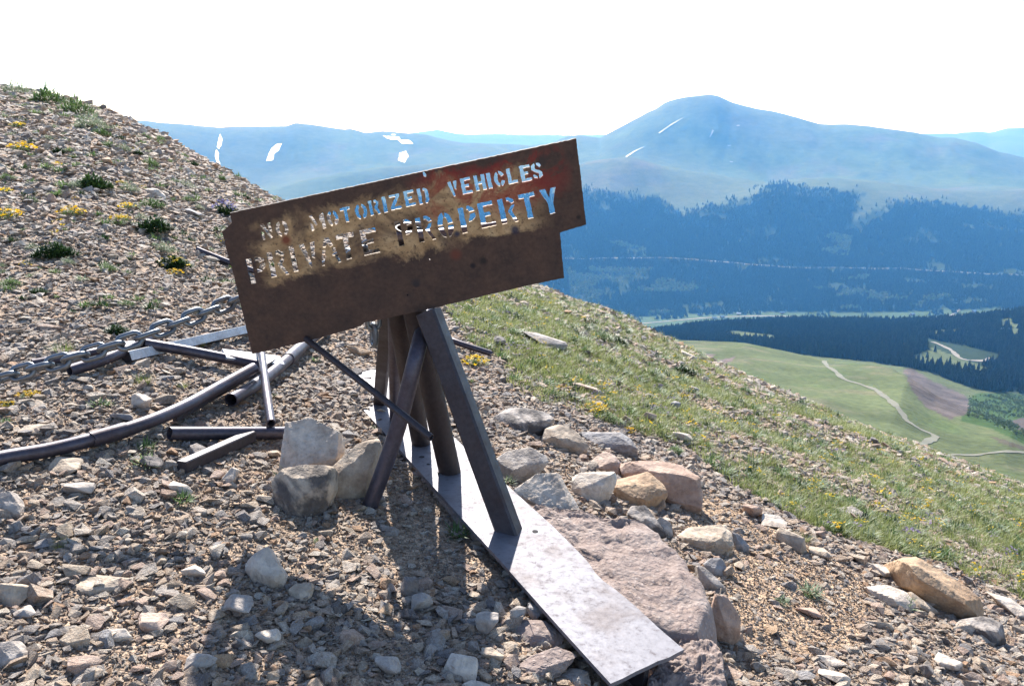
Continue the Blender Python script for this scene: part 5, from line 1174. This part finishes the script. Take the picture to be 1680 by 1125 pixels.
def cushion_mesh(name, rng, n=420, leaf=.05, lw=.02, rad=.5, hgt=.34, fuzzy=.5):
    "a dome of leaves, unit width"
    v, f = [], []; lob = rng.uniform(0, 6.28, 4)
    for _ in range(n):
        a = rng.uniform(0, 6.28); u_ = math.sqrt(rng.random()); R0 = rad * (.78 + .14 * math.sin(2 * a + lob[0]) + .1 * math.sin(5 * a + lob[1])); rr = R0 * u_
        zz = hgt * (1 - u_ ** 2) * rng.uniform(.25, 1.0) * (1 + .25 * math.sin(3 * a + lob[2])); p = np.array([rr * math.cos(a), rr * math.sin(a), zz])
        d = np.array([math.cos(a) * u_, math.sin(a) * u_, .75]) + rng.normal(0, fuzzy, 3); d[2] = abs(d[2]) * .9 + .1; d /= np.linalg.norm(d)
        blade(v, f, p, d, lw * rng.uniform(.7, 1.3), leaf * rng.uniform(.7, 1.5), np.array([d[0], d[1], -.4]) * .25, 2)
    return mesh_np(name, np.array(v), f)
def blossom_mesh(name, rng, n=40, size=.035, rad=.45, hgt=.42):
    v, f = [], []
    for _ in range(n):
        a = rng.uniform(0, 6.28); u_ = math.sqrt(rng.random()); c = np.array([rad * u_ * math.cos(a), rad * u_ * math.sin(a), hgt * (1 - .6 * u_ * u_) * rng.uniform(.7, 1.1)]); nrm = np.array([rng.normal(0, .4), rng.normal(0, .4) - .2, 1.0]); nrm /= np.linalg.norm(nrm)
        s = np.cross(nrm, [1, 0, .1]); s /= np.linalg.norm(s); t_ = np.cross(nrm, s); b_ = len(v); v.append(c + nrm * size * .12); s_ = size * rng.uniform(.7, 1.3)
        for k in range(10):
            q = a + k * .6283; rr = s_ * (.62 if k % 2 else .30); v.append(c + (s * math.cos(q) + t_ * math.sin(q)) * rr + nrm * (size * .15 if k % 2 else 0))
        for k in range(10): f.append((b_, b_ + 1 + k, b_ + 1 + (k + 1) % 10))
    return mesh_np(name, np.array(v), f)
rp = np.random.default_rng(23)
CUSH = {'dark': [cushion_mesh('foliage', rp, 760, .11, .05, .48, .25, .55) for _ in range(3)], 'green': [cushion_mesh('foliage', rp, 520, .12, .022, .46, .28, .6) for _ in range(3)],
        'grey': [cushion_mesh('foliage', rp, 700, .09, .016, .46, .34, .7) for _ in range(3)], 'flower': [cushion_mesh('foliage', rp, 260, .12, .02, .42, .18, .6) for _ in range(2)],
        'grass': [tuft_mesh('foliage', rp, 120, .35, .75, .014, .2, .7, 3) for _ in range(3)]}
BLO = {'yellow': [blossom_mesh('blossoms', rp, 46, .11, .46, .30) for _ in range(3)], 'blue': [blossom_mesh('blossoms', rp, 60, .07, .42, .42) for _ in range(1)], 'few': [blossom_mesh('blossoms', rp, 16, .10, .5, .26)], 'purple': [blossom_mesh('blossoms', rp, 60, .05, .48, .25)]}
MATS = {'dark': M_leaf_dark, 'green': M_leaf_green, 'grey': M_leaf_grey, 'flower': M_leaf_green, 'grass': M_grass}
PL = [  # cx, cy, width px, kind, blossoms, label
 (253, 376, 64, 'dark', None, 'darkest green leafy clump, largest on the left slope above the pipes'),
 (90, 417, 56, 'dark', None, 'dark green leafy clump toward the left edge of the slope'),
 (150, 306, 56, 'dark', None, 'dark green clump halfway up the left slope beside a paler cushion'),
 (122, 305, 28, 'grey', None, 'pale cushion touching the left side of the halfway dark clump'),
 (284, 436, 52, 'dark', 'few', 'dark green clump edged with yellow flowers left of the sign'),
 (271, 411, 40, 'grey', None, 'grey green cushion just above the yellow edged clump'),
 (366, 348, 44, 'dark', 'blue', 'dark clump with small blue flowers at the sign top corner'),
 (232, 357, 26, 'grey', None, 'grey cushion just above the darkest leafy clump'),
 (190, 543, 36, 'dark', None, 'green leafy clump just above the chain'),
 (62, 478, 24, 'dark', None, 'small reddish green clump at the left above the chain'),
 (205, 498, 26, 'green', None, 'small light green tuft above the chain'),
 (176, 441, 30, 'green', None, 'small green tuft right of the left dark clump'),
 (110, 431, 28, 'grey', None, 'pale cushion below the left dark clump'),
 (16, 465, 32, 'green', None, 'light green tuft at the left edge of the slope'),
 (52, 405, 22, 'grey', None, 'small grey cushion left of the left dark clump'),
 (56, 329, 20, 'grey', None, 'small grey green cushion beside the brown pointed stone'),
 (248, 337, 40, 'green', None, 'low green tuft below the pale oval stone'),
 (210, 310, 34, 'grey', None, 'pale cushion left of the pale oval stone'),
 (95, 248, 22, 'dark', None, 'small dark cushion high on the left slope'),
 (10, 290, 22, 'green', None, 'green cushion at the left edge high on the slope'),
 (125, 184, 62, 'green', None, 'broad green cushion near the top of the left slope'),
 (150, 208, 56, 'grey', None, 'broad pale green cushion below the top cushion'),
 (165, 220, 34, 'green', None, 'green cushion just below the broad pale one'),
 (80, 165, 60, 'green', None, 'long green patch along the left skyline'),
 (25, 152, 50, 'grey', None, 'pale green patch on the skyline at the far left'),
 (178, 238, 26, 'green', None, 'green tuft above the orange slope stone'),
 (203, 245, 28, 'grey', None, 'grey green tuft right of the orange slope stone'),
 (226, 250, 18, 'dark', None, 'small dark tuft below the highest pale slab'),
 (250, 250, 18, 'dark', None, 'small dark tuft between two tufts near the skyline'),
 (245, 270, 36, 'green', None, 'light green tuft in the middle of the upper slope'),
 (286, 297, 20, 'green', None, 'small green tuft beside the pale skyline slab'),
 (272, 302, 16, 'green', None, 'smallest green tuft left of the pale skyline slab tuft'),
 (305, 305, 30, 'grey', None, 'grey tuft below the pale skyline slab'),
 (262, 228, 22, 'green', None, 'green tuft on the skyline right of the highest slab'),
 (300, 255, 20, 'green', None, 'green tuft on the skyline above the pale skyline slab'),
 (318, 268, 18, 'dark', None, 'dark tuft on the skyline right of the pale skyline slab'),
 (385, 318, 22, 'green', None, 'green tuft near the skyline above the sign corner'),
 (365, 292, 16, 'green', None, 'green tuft on the skyline farther down'),
 (308, 327, 24, 'green', None, 'low green tuft right of the pale oval stone'),
 (325, 340, 22, 'grey', None, 'grey tuft above the dark slope slab'),
 (402, 323, 18, 'dark', None, 'dark tuft on the skyline closest to the sign'),
 (36, 243, 34, 'flower', 'yellow', 'yellow flower patch high at the left edge'),
 (30, 205, 22, 'flower', 'yellow', 'highest yellow flower patch on the left slope'),
 (12, 354, 40, 'flower', 'yellow', 'yellow flower patch at the left edge below the pointed stone'),
 (117, 349, 36, 'flower', 'yellow', 'bright yellow flower patch left of the darkest clump'),
 (196, 359, 30, 'flower', 'yellow', 'yellow flower patch just left of the darkest clump'),
 (208, 338, 26, 'flower', 'yellow', 'yellow flower patch above the darkest clump'),
 (92, 268, 16, 'flower', 'yellow', 'small yellow flower patch in the upper slope'),
 (10, 312, 22, 'flower', 'yellow', 'small yellow flower patch at the left edge beside green cushion'),
 (198, 298, 14, 'flower', 'yellow', 'tiny yellow flower patch above the pale oval stone'),
 (285, 447, 26, 'flower', 'yellow', 'yellow flowers right below the yellow edged clump'),
 (46, 648, 30, 'flower', 'yellow', 'yellow flowers under the chain at the left'),
 (10, 662, 22, 'flower', 'yellow', 'yellow flowers at the left edge under the chain'),
 (235, 625, 42, 'grass', None, 'grass tuft between the bent pipe and the crossing pipe'),
 (300, 632, 24, 'grass', None, 'small grass tuft right of the tuft between the pipes'),
 (105, 575, 46, 'grass', None, 'grass tuft behind the chain at the left'),
 (330, 565, 26, 'grass', None, 'small grass tuft in front of the bright bar'),
 (100, 893, 34, 'grass', None, 'small dry grass tuft on the open scree'),
 (520, 884, 14, 'green', None, 'tiny green sprout on the gravel below the leaning tube'),
 (1318, 882, 34, 'grass', None, 'dry brownish grass tuft at the edge of the dirt'),
 (1410, 870, 44, 'grass', None, 'green grass tuft under the flat turf stone'),
 (780, 594, 44, 'flower', 'yellow', 'yellow flowers right of the front leg behind the pile'),
 (975, 670, 40, 'flower', 'yellow', 'yellow flowers above the dark faced rock'),
 (1005, 690, 34, 'green', None, 'bright green leafy tuft beside the yellow flowers above the pile'),
 (1030, 705, 24, 'flower', 'yellow', 'small yellow flowers right of the bright green tuft'),
 (1108, 740, 34, 'green', None, 'green leafy tuft above the red layered slab'),
 (1078, 676, 46, 'flower', 'purple', 'purple flower patch in the turf beside the blue turf stone'),
 (840, 545, 30, 'green', None, 'green cushion left of the long grey slab'),
 (985, 555, 44, 'green', None, 'green cushion in the turf below the skyline'),
 (1010, 560, 34, 'dark', None, 'dark green cushion right of the first turf cushion'),
 (1120, 610, 40, 'dark', None, 'dark green cushion left of the dark upright stone'),
 (1150, 575, 26, 'grey', None, 'grey cushion just under the second skyline slab'),
 (1270, 760, 40, 'grass', None, 'tall grass tuft beside the tan flat slab'),
 (1240, 780, 44, 'grass', None, 'tall grass tuft left of the middle turf'),
 (1330, 800, 40, 'grass', None, 'tall grass tuft in the turf above the small brown stone'),
 (1230, 690, 32, 'green', None, 'green cushion in the rocky band'),
 (935, 500, 30, 'green', None, 'green cushion on the right skyline near the sign'),
 (1220, 640, 26, 'green', None, 'green cushion on the skyline in the middle of the band'),
 (1560, 880, 46, 'grass', None, 'tall grass tuft above the long orange slab'),
 (1640, 935, 50, 'grass', None, 'tall grass tuft right of the long orange slab'),
 (1600, 900, 44, 'grass', None, 'tall grass tuft between the last two above the slab'),
]
for i, (cx, cy, w, kd, bl, lab) in enumerate(PL):
    p = NEAR.hit(cx, cy + 4)
    if p is None: p = NEAR.hit(cx, cy + 14)
    if p is None: print('no ground', lab); continue
    s = w * p.length / F * 1.2; me = CUSH[kd][i % len(CUSH[kd])]; nm = {'dark': 'leafy_plant', 'green': 'cushion_plant', 'grey': 'cushion_plant', 'flower': 'flowering_plant', 'grass': 'grass_tuft'}[kd]
    grp = 'alpine plants on the stony slope'
    if bl:
        t = empty(nm, p, lab, 'plant', grp); t.scale = (s, s, s); t.rotation_euler.z = random.uniform(0, 6.28)
        link('foliage', me, MATS[kd], t); bm_ = BLO[bl][i % len(BLO[bl])]; link('blossoms', bm_, {'yellow': M_yellow, 'few': M_yellow, 'blue': M_blue, 'purple': M_purple}[bl], t)
    else:
        t = link(nm, me, MATS[kd]); t.location = p; t.scale = (s, s, s * (1.0 if kd != 'grass' else .55)); t.rotation_euler.z = random.uniform(0, 6.28); tag(t, lab, 'plant', grp)

# turf: grass tufts over the right slope
n = 130000; ph = RNG.uniform(R_(-6), R_(36), n); r = np.exp(RNG.uniform(math.log(2.6), math.log(21), n)); x, y = r * np.sin(ph), r * np.cos(ph); z = gz(x, y)
tf = turf_amount(x, y, z); px_, py_ = to_px(x, y, z)
m = (RNG.random(n) < tf * .72) & (px_ < 1760) & (py_ < 1150); x, y, z, r = x[m], y[m], z[m], r[m]; k = len(x); print('grass', k)
gt = [proto('grass_source.%03d' % i, tuft_mesh('tuft', rp, 14, .03, .10, .006, .055, .95, 2), M_grass) for i in range(6)]
s = RNG.uniform(.45, 1.0, k) * np.clip(.75 + .04 * r, .7, 1.35)
scatter('grass', np.stack([x, y, z], 1), np.stack([RNG.normal(0, .12, k), RNG.normal(0, .12, k), RNG.uniform(0, 6.28, k)], 1), np.stack([s, s, s * RNG.uniform(.5, 1, k)], 1), RNG.integers(0, 6, k), gt)
# scattered green herbs and flowers in the turf and scree
n = 9000; ph = RNG.uniform(R_(-34), R_(36), n); r = np.exp(RNG.uniform(math.log(3), math.log(23), n)); x, y = r * np.sin(ph), r * np.cos(ph); z = gz(x, y); px_, py_ = to_px(x, y, z); tf = turf_amount(x, y, z)
cl = fbm(x * .9, y * .9, 3, 131)
m = (RNG.random(n) < np.where(tf > .2, .55, np.where((px_ < 460) & (py_ < 520), .22 + .8 * np.clip(cl, 0, 1), .012))) & (py_ < 1000); X2, Y2, Z2 = x[m], y[m], z[m]; k = len(X2)
hp = [proto('herb_source.%03d' % i, cushion_mesh('herb', rp, 60, .30, .06, .42, .22, .6), (M_leaf_green, M_leaf_grey, M_leaf_green, M_leaf_dark)[i]) for i in range(4)]
s = RNG.uniform(.04, .16, k) * np.clip(.6 + .05 * r[m], .6, 1.4)
scatter('herbs', np.stack([X2, Y2, Z2], 1), np.stack([np.zeros(k), np.zeros(k), RNG.uniform(0, 6.28, k)], 1), np.stack([s, s, s], 1), RNG.integers(0, 4, k), hp)
m = (RNG.random(n) < np.where(tf > .2, .15, np.where((px_ < 460) & (py_ < 480), .03, .0))) & (py_ < 1000); X2, Y2, Z2 = x[m], y[m], z[m]; k = len(X2)
fp = [proto('flower_source.%03d' % i, blossom_mesh('flower', rp, 7, .16, .5, .5), (M_yellow, M_yellow, M_yellow, M_purple)[i]) for i in range(4)]
s = RNG.uniform(.05, .12, k)
scatter('wildflowers', np.stack([X2, Y2, Z2 + .02], 1), np.stack([np.zeros(k), np.zeros(k), RNG.uniform(0, 6.28, k)], 1), np.stack([s, s, s], 1), RNG.integers(0, 4, k), fp)
